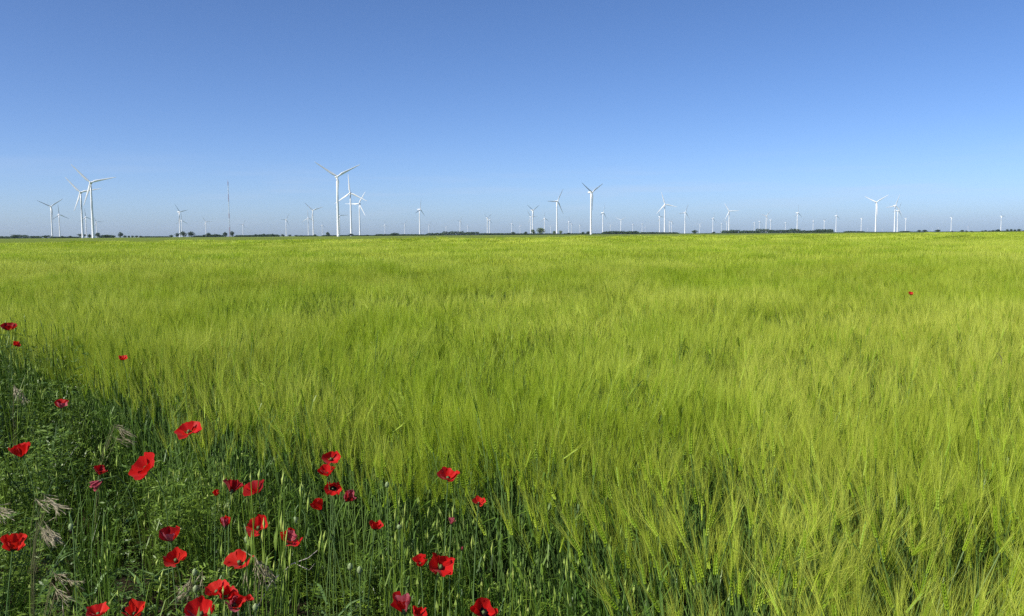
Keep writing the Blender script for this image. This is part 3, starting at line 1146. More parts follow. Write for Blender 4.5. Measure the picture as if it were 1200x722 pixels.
TREES = [
    (17.5, 276.3, 7, 'small dark tree at the left end of the first dark strip near the left edge'),
    (55, 276.3, 11, 'wide dark bush at the foot of the farthest left turbine'),
    (73, 277, 4, 'little bush right of the second turbine from the left'),
    (82.5, 276.8, 4.5, 'little bush midway between the two left turbine groups'),
    (96.5, 274.6, 9, 'round dark tree at the foot of the left cluster of turbines'),
    (105, 275.2, 5, 'small dark tree touching the left side of the tallest left tower'),
    (114.5, 273.6, 6, 'dark tree right beside the tallest left tower'),
    (124.5, 275.6, 8.5, 'broad low dark bush second right of the tallest left tower'),
    (133, 276.2, 3.5, 'tiny bush left of the fork-topped tree'),
    (141, 273, 6, 'fork-topped dark tree standing alone right of the left cluster'),
    (146.5, 276.2, 4.5, 'small round tree touching the right of the fork-topped tree'),
    (151, 276.6, 3.5, 'first of four dots of trees in a row right of the fork-topped tree'),
    (155.5, 276.4, 3.5, 'second of four dots of trees in a row right of the fork-topped tree'),
    (160, 276.3, 4, 'third of four dots of trees in a row right of the fork-topped tree'),
    (165, 276.6, 3.8, 'fourth of four dots of trees in a row right of the fork-topped tree'),
    (201, 275.6, 5, 'small dark bush left of the close turbine pair'),
    (208, 273.6, 5, 'hazy bush at the foot of the close turbine pair left of the mast'),
    (215, 272, 7.5, 'umbrella-shaped tree just right of the close turbine pair'),
    (224.5, 272, 9, 'biggest round dark tree between the close turbine pair and the mast'),
    (239, 275.3, 4.5, 'low dark bush between the biggest round tree and a small round one'),
    (244, 273.3, 6.5, 'small round tree under the small pale turbine left of the mast'),
    (253, 274.6, 8.5, 'broad low bush halfway from the small round tree to the mast'),
    (264, 272.6, 6.8, 'umbrella-shaped tree touching the left of the mast foot'),
    (272.3, 271.8, 6, 'tall narrow tree touching the right of the mast foot'),
    (292, 275.6, 5, 'low bush right of the small turbine near the mast'),
    (300, 274.6, 4, 'first of three ragged little trees left of the bright-bladed turbine'),
    (309.5, 274, 4, 'second of three ragged little trees left of the bright-bladed turbine'),
    (319.5, 274.2, 4, 'third of three ragged little trees left of the bright-bladed turbine'),
    (331.5, 274.6, 4.5, 'dark little tree at the foot of the bright-bladed turbine'),
    (339.5, 275.2, 4.5, 'round bush just right of the bright-bladed turbine'),
    (347.5, 275.5, 5, 'second bush right of the bright-bladed turbine'),
    (369.5, 274.8, 4, 'little bush right of the pair of turbines left of the tallest'),
    (384.5, 272.3, 5, 'bare-topped tree close to the left of the tallest tower'),
    (411.5, 274, 7, 'round dark bush at the foot of the upright-bladed turbine of the trio'),
    (430.5, 275, 4, 'tiny bush right of the tall trio'),
    (462.5, 273, 11, 'wide round dark bush between the trio and the side-on turbine'),
    (601.5, 272, 6, 'dark round tree near the centre at the end of the long left hedge'),
    (616, 271.6, 5.5, 'dark small tree left of the big pale green tree'),
    (625, 269.2, 5.5, 'narrow grey-green tree touching the left of the big pale tree', True),
    (635, 267.8, 12, 'biggest tree on the skyline, broad pale green crown near the centre', True),
    (650, 271, 4.5, 'small pale tree on the left of the tall turbine near the centre', True),
    (657.3, 270.6, 4.2, 'small pale tree on the right of the tall turbine near the centre', True),
    (666.5, 273, 6, 'dark low bush under the two small close central turbines'),
    (683, 271.8, 4.5, 'left dark bush of the two at the foot of the tallest central turbine'),
    (689, 271.3, 5.5, 'right dark bush of the two, against the tallest central tower'),
    (713, 271.6, 5, 'left bush of the dark clump right of the narrow side-on turbine'),
    (722, 271, 8, 'rounded highest bush of the dark clump right of the narrow side-on turbine'),
    (735, 271.8, 6, 'bush just right of the bright Y-shaped turbine'),
    (765, 272, 8, 'low dark bush left of the bright tall turbine right of centre'),
    (789.5, 271.9, 2.6, 'tiny pointed tree right of the two small overlapped towers'),
    (814.5, 270, 8, 'dark round bush standing out right of the turbine with white blade'),
    (836.2, 271.6, 4.6, 'single little dark bush in front of a side-on turbine'),
    (1060.5, 271, 5, 'small bush at the foot of the thick short tower'),
    (1077.5, 270, 5.5, 'left bush of the dark pair between the thick short tower and tiny turbines'),
    (1083.5, 269.8, 7, 'right larger bush of the dark pair left of the tiny turbines'),
    (1099, 269.5, 7, 'dark bush left of the lone T-topped tower'),
    (1115.8, 271.5, 2.5, 'speck of a bush at the foot of the T-topped tower'),
    (1127.5, 269.8, 4.5, 'round dark tree next right of the T-topped tower'),
    (1132.8, 270.4, 3, 'smaller round tree beside the tiny turbine on the right'),
    (1138.3, 271, 3, 'lowest bush right of the tiny turbine on the far right'),
    (1151, 270.3, 3.2, 'first of four round trees left of the farthest right turbine'),
    (1155.2, 270, 3.2, 'second of four round trees left of the farthest right turbine'),
    (1159.4, 270.4, 3, 'third of four round trees left of the farthest right turbine'),
    (1164, 269.9, 3.6, 'fourth of four round trees left of the farthest right turbine'),
    (1169.5, 269.2, 5.2, 'wide dark tree touching the left of the farthest right turbine'),
    (1180.5, 269.1, 3.4, 'first of four dark trees right of the farthest right turbine'),
    (1185, 269, 3.4, 'second of four dark trees right of the farthest right turbine'),
    (1189.3, 269.2, 3, 'third of four dark trees right of the farthest right turbine'),
    (1194, 268.9, 4.4, 'last tree on the right of the skyline beside the picture edge'),
]
for a in TREES:
    tree(a[0], a[1], a[2], a[3], random.uniform(1350, 1650), len(a) > 4)

# long far hedges that read as one dark mass
mb = MB()
rh = random.Random(5)
HEDGE = [(13, 33, 277.2), (36, 48, 277.9), (60, 92, 278.2), (117, 134, 276.9), (166, 200, 277.6), (227, 240, 276.9), (243, 262, 276.2), (276, 300, 276.4), (302, 327, 275.8), (350, 372, 276.4), (378, 440, 276.1),
         (440, 500, 275.2), (500, 520, 274.2), (518, 545, 272.9), (545, 552, 273.4), (550, 562, 273.2), (562, 600, 274.2), (600, 660, 274.2), (660, 712, 274.0), (706, 716, 272.6), (712, 748, 272.2), (738, 748, 272.2), (750, 795, 273.0), (795, 825, 274), (826, 846, 273.6),
         (846, 862, 271.4), (855, 868, 270.9), (868, 890, 271.4), (886, 905, 270.3), (902, 925, 270.9), (925, 938, 270.2), (938, 975, 271.2), (955, 976, 270.4), (976, 990, 272.6), (990, 1003, 271.6), (1004, 1012, 271.6), (1012, 1056, 272.1), (1056, 1066, 271.4), (1066, 1110, 271.8), (1110, 1160, 271.7), (1160, 1200, 270.9), (-60, 12, 278.2), (1200, 1290, 270.5)]
for u0, u1, vt in HEDGE:
    D = rh.uniform(1750, 1950)
    u = u0
    while u < u1:
        base = at_z(u, hor(u) + EYE * FPX / D, 0)
        k = base.length / FPX
        taper = min(1, (u - u0 + .8) / 2.5, (u1 - u + .8) / 2.5)
        H = 1.55 * (hor(u) + .8 - vt) * k * rh.uniform(.75, 1.08) * (0.5 + .5 * taper)
        for c in range(34):
            p = Vector((base.x + rh.gauss(0, .6) * k, base.y + rh.gauss(0, 5), rh.random() ** .8 * H))
            s = rh.uniform(.5, 1.25)
            a = Vector((rh.gauss(0, 1), rh.gauss(0, 1), rh.gauss(0, 1))).normalized()
            b = a.orthogonal().normalized() * s; cc = a.cross(b).normalized() * s * .8
            i = len(mb.v)
            for q in (p - b, p - cc, p + b, p + cc): mb.v.append((q.x, q.y, max(.05, q.z)))
            mb.face((i, i + 1, i + 2, i + 3))
        u += .55
hed = mb.build('treeline', M_crown)
tag(hed, 'long low dark hedges strung along the horizon', 'hedge', kind='stuff')

# ------------------------------------------------------------------ poppies
def petal_mat(name, base, edge, blotch=(0.012, 0.004, 0.008), foot=.19):
    m, nt, out = new_mat(name)
    at = N(nt, 'ShaderNodeUVMap')
    sp = N(nt, 'ShaderNodeSeparateXYZ')
    nt.links.new(at.outputs[0], sp.inputs[0])
    tc = N(nt, 'ShaderNodeTexCoord')
    mp = N(nt, 'ShaderNodeMapping'); mp.inputs['Scale'].default_value = (26, 2.2, 1)
    nt.links.new(at.outputs[0], mp.inputs[0])
    nz = N(nt, 'ShaderNodeTexNoise'); nz.inputs['Scale'].default_value = 1.6; nz.inputs['Detail'].default_value = 3
    nt.links.new(mp.outputs[0], nz.inputs['Vector'])
    vein = ramp(nt, nz.outputs['Fac'], [(.32, base), (.72, edge)])
    # dark blotch near the petal's foot
    ad = N(nt, 'ShaderNodeMath', operation='MULTIPLY_ADD')
    nt.links.new(nz.outputs['Fac'], ad.inputs[0]); ad.inputs[1].default_value = .12
    nt.links.new(sp.outputs['Y'], ad.inputs[2])
    bl = ramp(nt, ad.outputs[0], [(foot, (0, 0, 0)), (foot + .06, (1, 1, 1))])
    mx = N(nt, 'ShaderNodeMix', data_type='RGBA')
    nt.links.new(bl, mx.inputs[0]); mx.inputs[6].default_value = (*blotch, 1)
    nt.links.new(vein, mx.inputs[7])
    col = mx.outputs[2]
    p = N(nt, 'ShaderNodeBsdfPrincipled')
    p.inputs['Roughness'].default_value = .5
    p.inputs['Specular IOR Level'].default_value = .22
    p.inputs['Sheen Weight'].default_value = .08
    nt.links.new(col, p.inputs['Base Color'])
    t = N(nt, 'ShaderNodeBsdfTranslucent')
    nt.links.new(col, t.inputs[0])
    bp = N(nt, 'ShaderNodeBump'); bp.inputs['Strength'].default_value = .35; bp.inputs['Distance'].default_value = .002
    nt.links.new(nz.outputs['Fac'], bp.inputs['Height'])
    nt.links.new(bp.outputs[0], p.inputs['Normal'])
    ms = N(nt, 'ShaderNodeMixShader'); ms.inputs[0].default_value = .42
    nt.links.new(p.outputs[0], ms.inputs[1]); nt.links.new(t.outputs[0], ms.inputs[2])
    nt.links.new(ms.outputs[0], out.inputs[0])
    return m


M_pet = petal_mat('poppy_petal_red', (0.50, 0.004, 0.004), (0.66, 0.011, 0.007))
M_petdk = petal_mat('poppy_petal_shaded_crimson', (0.26, 0.002, 0.005), (0.40, 0.006, 0.008))  # darker petal red, with the shade on the dark blooms put into the colour
M_petpk = petal_mat('poppy_petal_faded', (0.38, 0.012, 0.025), (0.55, 0.18, 0.22))
M_petor = petal_mat('poppy_petal_scarlet', (0.56, 0.010, 0.005), (0.70, 0.030, 0.015))
M_petbl = petal_mat('poppy_petal_black_foot', (0.50, 0.004, 0.004), (0.66, 0.011, 0.007), foot=.40)
M_pstem = plain_mat('poppy_stem_green', (0.10, 0.19, 0.05), .55, .3, noise=(0.16, 0.24, 0.08), nscale=30)
M_ppod = plain_mat('poppy_pod_green', (0.07, 0.11, 0.04), .6, .2, noise=(0.12, 0.17, 0.07), nscale=40)
M_pbud = plain_mat('poppy_bud_green', (0.17, 0.25, 0.09), .6, .3, noise=(0.28, 0.33, 0.16), nscale=60)
M_stam = plain_mat('poppy_stamens', (0.014, 0.010, 0.016), .8, .1)


def petal(r, Rr, open_, width, inner, fold=0.0):
    """one petal in flower space: axis +z, grows out along +x; open_ in degrees from the axis (10 shut, 85 flat)"""
    nu, nv = 12, 9
    v, f, uv = [], [], []
    ph = r.uniform(0, 6); ph2 = r.uniform(0, 6)
    wr = r.uniform(.09, .17)
    for j in range(nv):
        t = j / (nv - 1)
        for i in range(nu):
            s = -1 + 2 * i / (nu - 1)
            # outline: narrow foot, broad rounded top
            edge = 1 - .16 * s * s * s * s + .035 * math.sin(s * 7 + ph) + .02 * math.sin(s * 15 + ph2)
            rad = Rr * t * edge
            half = width * (t ** .55) * (1 - .30 * max(0, t - .7) / .3 * abs(s))
            ang = s * half
            th = R(open_) * (1.12 - .35 * t) + fold * t * t
            # cup profile
            rr = math.sin(th) * rad
            zz = math.cos(th) * rad
            # petals crinkle: radial waves that grow to the rim
            w = wr * Rr * t * t * (math.sin(s * 5.5 + ph) * .5 + math.sin(s * 11 + ph2 + t * 3) * .28)
            x = rr * math.cos(ang) + w * math.cos(th)
            y = rr * math.sin(ang) + Rr * .30 * t * math.sin(ang) * math.cos(th)
            z = zz - w * math.sin(th) + Rr * .10 * s * s * t * t * math.cos(R(open_))
            v.append((x - (.002 if inner else 0), y, z))
            uv.append((.5 + s * .5 * t ** .5, t))
    for j in range(nv - 1):
        for i in range(nu - 1):
            a = j * nu + i
            f.append((a, a + 1, a + nu + 1, a + nu))
    return v, f, uv


def petal_obj(r, Rr, open_, width, inner, az, mat, parent, M, fold=0.0, label=None):
    v, f, uv = petal(r, Rr, open_, width, inner, fold)
    X = M @ Matrix.Rotation(az, 4, 'Z')
    me = bpy.data.meshes.new('petal')
    me.from_pydata([tuple(X @ Vector(p)) for p in v], [], f)
    ul = me.uv_layers.new(name='UVMap')
    for lp in me.loops: ul.data[lp.index].uv = uv[lp.vertex_index]
    me.polygons.foreach_set('use_smooth', [True] * len(f))
    me.materials.append(mat)
    me.update()
    o = bpy.data.objects.new('petal', me); COL.objects.link(o); o.parent = parent
    if label: o['label'] = label
    return o


MATS = {'b': M_petbl, 'r': M_pet, 'd': M_petdk, 'p': M_petpk, 'o': M_petor}


def stem_pts(r, foot, top, axis):
    P0, P3 = Vector((0, 0, 0)), top - foot
    P1 = Vector((r.gauss(0, .02), r.gauss(0, .02), P3.z * .45))
    P2 = P3 - axis.normalized() * P3.z * .22
    out = []
    for k in range(9):
        t = k / 8
        out.append(P0 * (1 - t) ** 3 + P1 * 3 * t * (1 - t) ** 2 + P2 * 3 * t * t * (1 - t) + P3 * t ** 3)
    return out


def poppy_leaves(r, parent, top):
    for k in range(r.randint(3, 5)):
        mb = MB()
        a = r.uniform(0, 2 * PI)
        d = Vector((math.cos(a), math.sin(a), .5)).normalized()
        q = d.cross(Vector((0, 0, 1))).normalized()
        p = Vector((0, 0, top.z * r.uniform(.05, .4)))
        L = r.uniform(.09, .16)
        mb.spike([p, p + d * L * .5 + Vector((0, 0, .02)), p + d * L], [.004, .006], q, 0)
        for j in range(4):
            b = p + d * L * (.25 + .17 * j)
            for s in (-1, 1):
                dd = (q * s + d * .8).normalized()
                mb.spike([b, b + dd * .018, b + dd * .038], [.003, .005], d.cross(q), 0)
        mb.build('leaf', M_pstem, parent)


def poppy(u, v, size, z, axis, open_, mats, label, seed, dist=None, group='red poppies in the verge'):
    """flower centre at photo point (u, v), about size photo-pixels wide, standing z metres high"""
    r = random.Random(seed)
    if dist:
        P = at_y(u, v, dist)
    else:
        P = at_z(u, v, z)
    k = (P - Vector((0, 0, EYE))).length / FPX
    wide = size * k * 1.04
    Rr = wide / 2 / max(.45, math.sin(R(min(open_, 90))))  * 0.98
    Rr = min(Rr, .064)
    axis = Vector(axis)
    if axis.z > .3: axis.y = axis.y * 1.25 - .12
    axis.normalize()
    # flower base sits below the visual centre
    base = P - axis * Rr * math.cos(R(open_)) * .5
    foot = Vector((base.x - axis.x * .1 + r.gauss(0, .02), base.y - axis.y * .1 + r.gauss(0, .02), 0))
    root = empty('poppy', foot, (0, 0, 0), label, 'poppy', group)
    top = base - foot
    Q = axis.to_track_quat('Z', 'Y').to_matrix().to_4x4()
    M = Matrix.Translation(top) @ Q @ Matrix.Rotation(r.uniform(0, 2 * PI), 4, 'Z')
    mb = MB()
    sp = stem_pts(r, foot, base, axis)
    mb.tube(sp, [.0015] * 8 + [.0020], 6, 0)
    for i in range(60):                                   # bristly hairs
        t = r.random() * 7.9
        p = sp[int(t)].lerp(sp[int(t) + 1], t - int(t))
        a = r.uniform(0, 2 * PI)
        mb.spike([p, p + Vector((math.cos(a), math.sin(a), .1)) * .006], [.00035], Vector((0, 0, 1)), 0)
    mb.build('stem', M_pstem, root)
    for q in range(4):
        inner = q >= 2
        mt = MATS[mats[q % len(mats)]]
        az = (q % 2) * PI + (PI / 2 if inner else 0) + r.uniform(-.2, .2)
        op = max(6, open_ * (0.80 if inner else 1.0) + r.uniform(-9, 9))
        petal_obj(r, Rr * (.93 if inner else 1.0) * r.uniform(.93, 1.05), op, 1.22 if not inner else 1.02, inner, az, mt, root, M, r.uniform(-.15, .25))
    # seed pod with its lid, and the ring of dark stamens
    mb = MB()
    s = Rr * .2
    ax = M.to_3x3() @ Vector((0, 0, 1))
    mb.tube([top + ax * s * t for t in (0, .5, 1.2, 1.6, 1.75)], [s * .3, s * .55, s * .6, s * .5, s * .62], 10, 0)
    mb.build('seed_pod', M_ppod, root, True)
    mb = MB()
    for i in range(70):
        a = r.uniform(0, 2 * PI); tl = r.uniform(.2, .8)
        d = (M.to_3x3() @ Vector((math.cos(a) * tl, math.sin(a) * tl, 1))).normalized()
        L = Rr * r.uniform(.15, .25) * (1.6 if mats == 'b' else 1)
        e = top + d * L
        mb.spike([top, e], [.0004], d.orthogonal().normalized(), 0)
        mb.diamond(e, d, .0022, .0011, d.orthogonal().normalized(), d.cross(d.orthogonal()).normalized(), 0)
    mb.build('stamens', M_stam, root)
    poppy_leaves(r, root, top)
    return root


UPc = (0.05, -0.25, 1)
POPPIES = [
    # u, v, size, z, axis, open, petals, label
    (10, 386, 18, .97, (0.1, -.15, 1), 75, 'd', 'dark red poppy spread flat like a saucer at the left edge, highest in the picture'),
    (18.5, 404, 6.5, .84, (0.7, -.3, .6), 35, 'o', 'small half-hidden orange-red poppy just below the saucer-like one at the left edge'),
    (144, 421, 10, .93, (0, -.3, 1), 55, 'o', 'tiny red poppy sunk in the barley upper left, apart from all the others'),
    (72, 475.5, 13, .74, (.3, -.2, 1), 40, 'rp', 'small pink-edged poppy alone between the left edge saucer and the weeds below'),
    (25, 531, 25, .72, (-.25, -.1, 1), 52, 'r', 'red poppy near the left edge at mid height, tilted cup seen from the side'),
    (222, 507, 29, .74, (-.1, -.4, 1), 72, 'rro', 'wide open red poppy with a paler petal at right, topmost of the middle group'),
    (171, 549, 34, .72, (-.45, -.55, .8), 58, 'r', 'largest plain red poppy, tilted to the left, alone in the left weeds'),
    (117, 553, 13, .70, (.3, 0, 1), 40, 'd', 'dark red ragged poppy above the drooping pink one in the left weeds'),
    (114.5, 566, 13, .68, (-.5, -.6, -.35), 22, 'p', 'wilted pink poppy hanging down in the left weeds'),
    (272, 572, 21, .70, (.15, .2, 1), 38, 'd', 'shaded crimson cup-shaped poppy, darkest of the middle group'),
    (253.5, 579, 8, .69, (.3, -.4, .8), 30, 'o', 'sliver of a red poppy just left of the shaded crimson cup'),
    (299.5, 575, 25, .71, (-.2, -.3, 1), 55, 'dr', 'poppy half dark and half bright red, just right of the shaded crimson cup'),
    (388, 538.5, 22, .82, (.2, -.5, 1), 68, 'r', 'top poppy of the vertical string of four in the middle'),
    (383, 554, 20, .77, (-.1, -.2, 1), 45, 'r', 'second poppy from the top of the vertical string, closed like a cup'),
    (390.5, 572.5, 20, .71, (.25, -.95, .35), 66, 'b', 'poppy facing the viewer and showing its black heart, third in the vertical string'),
    (407.5, 584, 16, .69, (.5, -.3, .6), 26, 'pd', 'faded pinkish-grey poppy just right of the black-hearted one'),
    (374, 594, 18, .69, (-.35, -.2, 1), 36, 'r', 'lowest poppy of the vertical string, a small red cup'),
    (525, 559.5, 25, .87, (.1, -.3, 1), 50, 'rro', 'lone red poppy with glossy highlight against the edge of the barley'),
    (561, 589, 14, .86, (.1, -.4, .9), 50, 'o', 'small orange-red poppy lower right of the lone one at the barley edge'),
    (529, 611.5, 8, .78, (.1, -.2, 1), 14, 'p', 'tiny closed pink poppy straight below the lone one at the barley edge'),
    (541.5, 643.5, 5, .62, (.1, -.2, 1), 14, 'p', 'speck of a pink closed poppy, lowest right of the small closed ones'),
    (264, 614.5, 14, .67, (.1, -.1, 1), 32, 'pr', 'small poppy with pink streaked petals standing alone on a straight stem'),
    (200.5, 630, 25, .68, (.1, -.05, 1), 48, 'drp', 'dark poppy with a paler pink skirt, right above another poppy in the middle left'),
    (206, 656.5, 25, .66, (.1, -.5, .9), 55, 'oor', 'bright poppy with an oval front petal, right below the one with a pink skirt'),
    (15, 641, 28, .70, (.35, -.2, 1), 50, 'o', 'bright scarlet poppy at the left edge in the lower part, wedge-shaped from the side'),
    (303, 619, 28, .68, (.05, -.45, 1), 60, 'ro', 'broad open poppy with two light lower petals, middle of the group of red ones'),
    (338.5, 633, 24, .67, (.35, -.25, .9), 45, 'rrp', 'ragged poppy with a folded pink petal on top, right of the broad open one'),
    (281, 660, 33, .66, (-.1, -.25, 1), 66, 'o', 'wide scarlet poppy with frilled lower rim, beside dry grass stalks'),
    (440, 617.5, 14, .67, (.2, -.2, 1), 36, 'r', 'small red poppy, left of an opening bud in the shady stems'),
    (493, 660.5, 19, .66, (0, -.3, 1), 48, 'r', 'smaller left poppy of the close pair in the shady stems'),
    (517, 664, 31, .66, (.35, -.55, .8), 50, 'r', 'bigger right poppy of the close pair in the shady stems, folded like a tent'),
    (254, 693, 27, .64, (-.3, -.2, 1), 55, 'or', 'left poppy of the crowded pair near the bottom, petals spread'),
    (275, 708, 22, .62, (.4, -.3, .7), 45, 'pro', 'mottled pink and red poppy right below the crowded pair near the bottom'),
    (264, 699, 24, .635, (.3, -.3, 1), 50, 'r', 'right poppy of the crowded pair near the bottom'),
    (236, 720, 36, .62, (0, -.2, 1), 60, 'drrp', 'crimson streaked poppy cut by the bottom edge, left of the mottled pink one'),
    (473, 711, 23, .64, (-.1, -.2, 1), 26, 'rp', 'tall folded poppy with a pink crease near the bottom edge'),
    (489, 721, 22, .625, (.3, -.2, 1), 48, 'r', 'red poppy at the bottom edge tucked to the right of the tall folded one'),
    (567, 718, 35, .64, (0, -.75, .75), 62, 'b', 'rightmost poppy on the bottom edge, dark in its middle'),
    (115, 719, 24, .63, (.1, -.1, 1), 52, 'ror', 'left poppy of two half cut by the bottom edge in the lower left'),
    (157, 719, 26, .63, (.2, -.2, 1), 52, 'o', 'right poppy of two half cut by the bottom edge in the lower left'),
    (290.5, 703, 8, .63, (.4, -.3, .8), 35, 'o', 'scrap of a red poppy behind dry stalks, right of the crowded pair'),
    (1067, 345, 6.5, .96, (.1, -.3, 1), 60, 'r', 'only red poppy in the right half of the field, tiny among the barley'),
]
for i, (u, v, s, z, ax, op, mt, lb) in enumerate(POPPIES):
    poppy(u, v, s, z, ax, op, mt, lb, 300 + i)


def bud(u, v, z, hook, label, seed, tip=None):
    """bristly closed bud on a hooked (nodding) or straight stem"""
    r = random.Random(seed)
    P = at_z(u, v, z)
    foot = Vector((P.x + (hook * .5), P.y + .02, 0))
    root = empty('poppy_bud', foot, (0, 0, 0), label, 'poppy bud', 'green poppy buds in the verge')
    p = P - foot
    mb = MB()
    if hook:
        hx = -hook
        pts_ = [Vector((0, 0, 0)), Vector((.01, 0, p.z * .5)), Vector((.01, 0, p.z + .01)), Vector((hx * .12, 0, p.z + .034)), Vector((p.x * .5, p.y * .5, p.z + .045)), Vector((p.x * .92, p.y, p.z + .034)), Vector((p.x, p.y, p.z + .012))]
        ax = Vector((0.05, -.1, -1)).normalized()
    else:
        pts_ = [Vector((0, 0, 0)), Vector((p.x * .3, p.y * .3, p.z * .5)), Vector((p.x, p.y, p.z - .01))]
        ax = Vector((.08, -.1, 1)).normalized()
    mb.tube(pts_, [.0014] * len(pts_), 6, 0)
    mb.build('stem', M_pstem, root)
    mb = MB()
    c = pts_[-1]
    L = r.uniform(.018, .024)
    mb.tube([c + ax * L * t for t in (0, .15, .4, .7, .92, 1)], [.002, .0052, .0072, .0062, .003, .0008], 10, 0)
    for i in range(40):
        a = r.uniform(0, 2 * PI); t = r.uniform(.1, .9)
        s = ax.orthogonal().normalized()
        d = Matrix.Rotation(a, 3, ax) @ s
        q = c + ax * L * t + d * .006
        mb.spike([q, q + d * .005 + ax * .001], [.0004], ax, 0)
    mb.build('bud', M_pbud, root, True)
    if tip:
        mb = MB()
        mb.diamond(c + ax * L * 1.1, ax, .008, .004, ax.orthogonal().normalized(), ax.cross(ax.orthogonal()).normalized(), 0)
        mb.build('petal', MATS[tip], root)
    return root


BUDS = [
    (83, 618, .68, -.03, 'dark nodding bud on a hooked stem in the left weeds', 'd'),
    (346, 610, .68, .03, 'nodding bud left below the vertical string of poppies', None),
    (289, 633, .66, -.035, 'nodding bud tucked left under the broad open poppy', None),
    (467.5, 617, .67, 0, 'opening bud with a red tip right of the small red poppy in shady stems', 'r'),
    (453.5, 568, .73, 0, 'pale green upright bud high in the stems left of the lone barley-edge poppy', None),
    (262, 688, .63, 0, 'fat upright bud between the crowded pair of poppies near the bottom', None),
    (228, 671, .64, 0, 'pale upright bud right below the poppy with an oval front petal', None),
    (229, 690, .62, 0, 'lower pale bud left of the crowded pair near the bottom', None),
    (410, 664, .64, 0, 'left one of two long pale buds in the dark hollow', None),
    (421, 668, .64, 0, 'right one of two long pale buds in the dark hollow', None),
    (299, 712, .61, 0, 'pale upright bud at the bottom right of the mottled pink poppy', None),
]
for i, (u, v, z, hk, lb, tp) in enumerate(BUDS): bud(u, v, z, hk, lb, 500 + i, tp)


# ------------------------------------------------------------------ dry stalks
def dry_spray(u, v, z, scale, lean, n, label, seed):
    """dead brome grass: thin pale stalks that arch over and carry drooping spikelets; (u, v) is the middle of the spray"""
    r = random.Random(seed)
    scale *= .6
    P = at_z(u, v, z)
    foot = Vector((P.x - lean[0] * .22 * scale, P.y - lean[1] * .22 * scale, 0))
    root = empty('dry_grass_spray', foot, (0, 0, 0), label, 'dry grass', 'dry silvery grass sprays in the weeds')
    p = P - foot
    mb = MB(); mk = MB()
    for k in range(n):
        e = p + Vector((r.gauss(0, .03), r.gauss(0, .03), r.gauss(0, .025))) * scale
        mid = Vector((e.x * .3, e.y * .3, e.z * .8))
        hi = Vector((e.x * .75, e.y * .75, e.z + .04 * scale))
        mb.tube([Vector((r.gauss(0, .01), r.gauss(0, .01), 0)), mid, hi, e], [.0009, .0009, .0008, .0006], 3, 0, cap=False)
        for j in range(r.randint(5, 8)):
            t = r.uniform(0, 1)
            b = hi.lerp(e, t)
            d = Vector((lean[0] + r.gauss(0, .22), lean[1] + r.gauss(0, .3), -.45 + r.gauss(0, .25))).normalized()
            l1 = r.uniform(.01, .035) * scale
            c = b + d * l1
            L = r.uniform(.026, .042) * scale
            mk.tube([b, c], [.0004, .0004], 3, 0, cap=False)
            sd = d.orthogonal().normalized()
            mk.diamond(c + d * L * .5, d, L * .6, .0028 * scale, sd, d.cross(sd), 0, top=.3)
            for q in range(4):
                dd = (d + Vector((r.gauss(0, .12), r.gauss(0, .12), r.gauss(0, .12)))).normalized()
                mk.spike([c + d * L * .8, c + d * L * .8 + dd * L * .9], [.0006], sd, 0)
    mb.build('stalks', M_dry, root)
    mk.build('spikelets', M_dryspike, root)
    return root


SPRAYS = [
    (62, 592, .64, 1.1, (.8, -.2), 6, 'silvery dry grass spray drooping above the left edge scarlet poppy, upper of two'),
    (56, 628, .62, 1.1, (.7, -.3), 7, 'silvery dry grass spray right of the left edge scarlet poppy, fullest one'),
    (76, 684, .58, 0.9, (.9, -.3), 4, 'bright white dry grass tuft low in the left weeds'),
    (142, 508, .66, 1.2, (.9, .1), 5, 'greyish dry grass lying between the pink-edged poppy and the wide open red one'),
    (5, 600, .62, 1.0, (.9, -.2), 4, 'pale dry grass tips poking in at the left edge'),
    (222, 690, .60, 0.9, (-.2, -.2), 5, 'straw stalks fanning out under the poppy with an oval front petal'),
    (302, 672, .64, 1.0, (.2, -.2), 6, 'purplish grey dry stalks right beside the wide scarlet poppy'),
    (20, 460, .72, 1.2, (.3, -.1), 5, 'pale seed heads among dark weeds at the left edge below the saucer-like poppy'),
]
for i, a in enumerate(SPRAYS): dry_spray(*a, 700 + i)

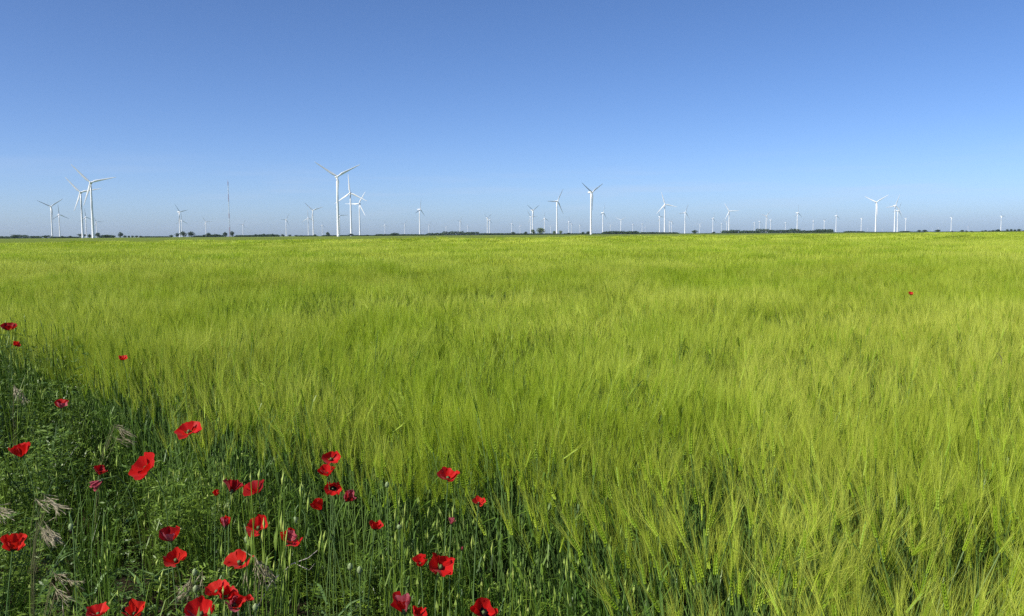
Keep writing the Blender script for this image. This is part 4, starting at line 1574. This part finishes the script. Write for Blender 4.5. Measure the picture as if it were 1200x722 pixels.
A = at_z(372, 645, .60); B = at_z(318, 682, .50)
tw = empty('dry_twig', (B.x - .25, B.y - .1, 0), label='grey dead twig slanting over the dark hollow between the poppies', cat='twig')
o0 = tw.location.copy()
mb = MB()
a_, b_ = A - o0, B - o0
mb.tube([Vector((0, 0, 0)), b_ * .6 + Vector((0, 0, .02)), b_, b_.lerp(a_, .45) + Vector((0, 0, .012)), b_.lerp(a_, .8) - Vector((0, 0, .004)), a_], [.0026, .0022, .0019, .0016, .0012, .0008], 6, 0)
m1 = b_.lerp(a_, .5) + Vector((0, 0, .01))
mb.tube([m1, m1 + Vector((.05, -.02, -.015)), m1 + Vector((.07, -.03, .01))], [.0016, .0012, .0006], 5, 0)
m1 = b_ * .75
mb.tube([m1, m1 + Vector((-.02, -.04, .05)), m1 + Vector((-.01, -.07, .11))], [.002, .0014, .0007], 5, 0)
tb = mb.build('stalk', M_twig, tw)

# a pale broken straw standing in the barley at the right
P = at_z(1171.5, 416, .86)
st = empty('dry_straw', (P.x, P.y, 0), label='broken pale straw with a hooked tip standing in the barley at the right', cat='straw')
mb = MB()
z_ = P.z
mb.tube([(0.01, 0, 0), (.02, 0, z_ * .6), (.012, 0, z_ - .02), (0, 0, z_)], [.0028, .0028, .0026, .0026], 6, 0)
mb.tube([(0, 0, z_), (-.03, -.01, z_ + .01), (.03, .005, z_ + .012)], [.0022, .0016, .001], 5, 0)
mb.tube([(.016, 0, z_ - .10), (-.06, -.01, z_ - .11), (-.14, -.02, z_ - .10)], [.0016, .0013, .0008], 5, 0)
mb.build('stalk', M_dry, st)

# ------------------------------------------------------------------ air
HAZE = True
if HAZE:
    m, nt, out = new_mat('thin_summer_haze')
    pv = N(nt, 'ShaderNodeVolumePrincipled')
    pv.inputs['Color'].default_value = (0.62, 0.78, 1.0, 1)
    pv.inputs['Density'].default_value = 3.2e-5
    pv.inputs['Anisotropy'].default_value = 0.0
    nt.links.new(pv.outputs[0], out.inputs['Volume'])
    mb = MB()
    mb.box(0, 0, 84, 25000, 25000, 170)
    hz = mb.build('haze', m)
    tag(hz, 'thin summer haze in the air', kind='stuff')
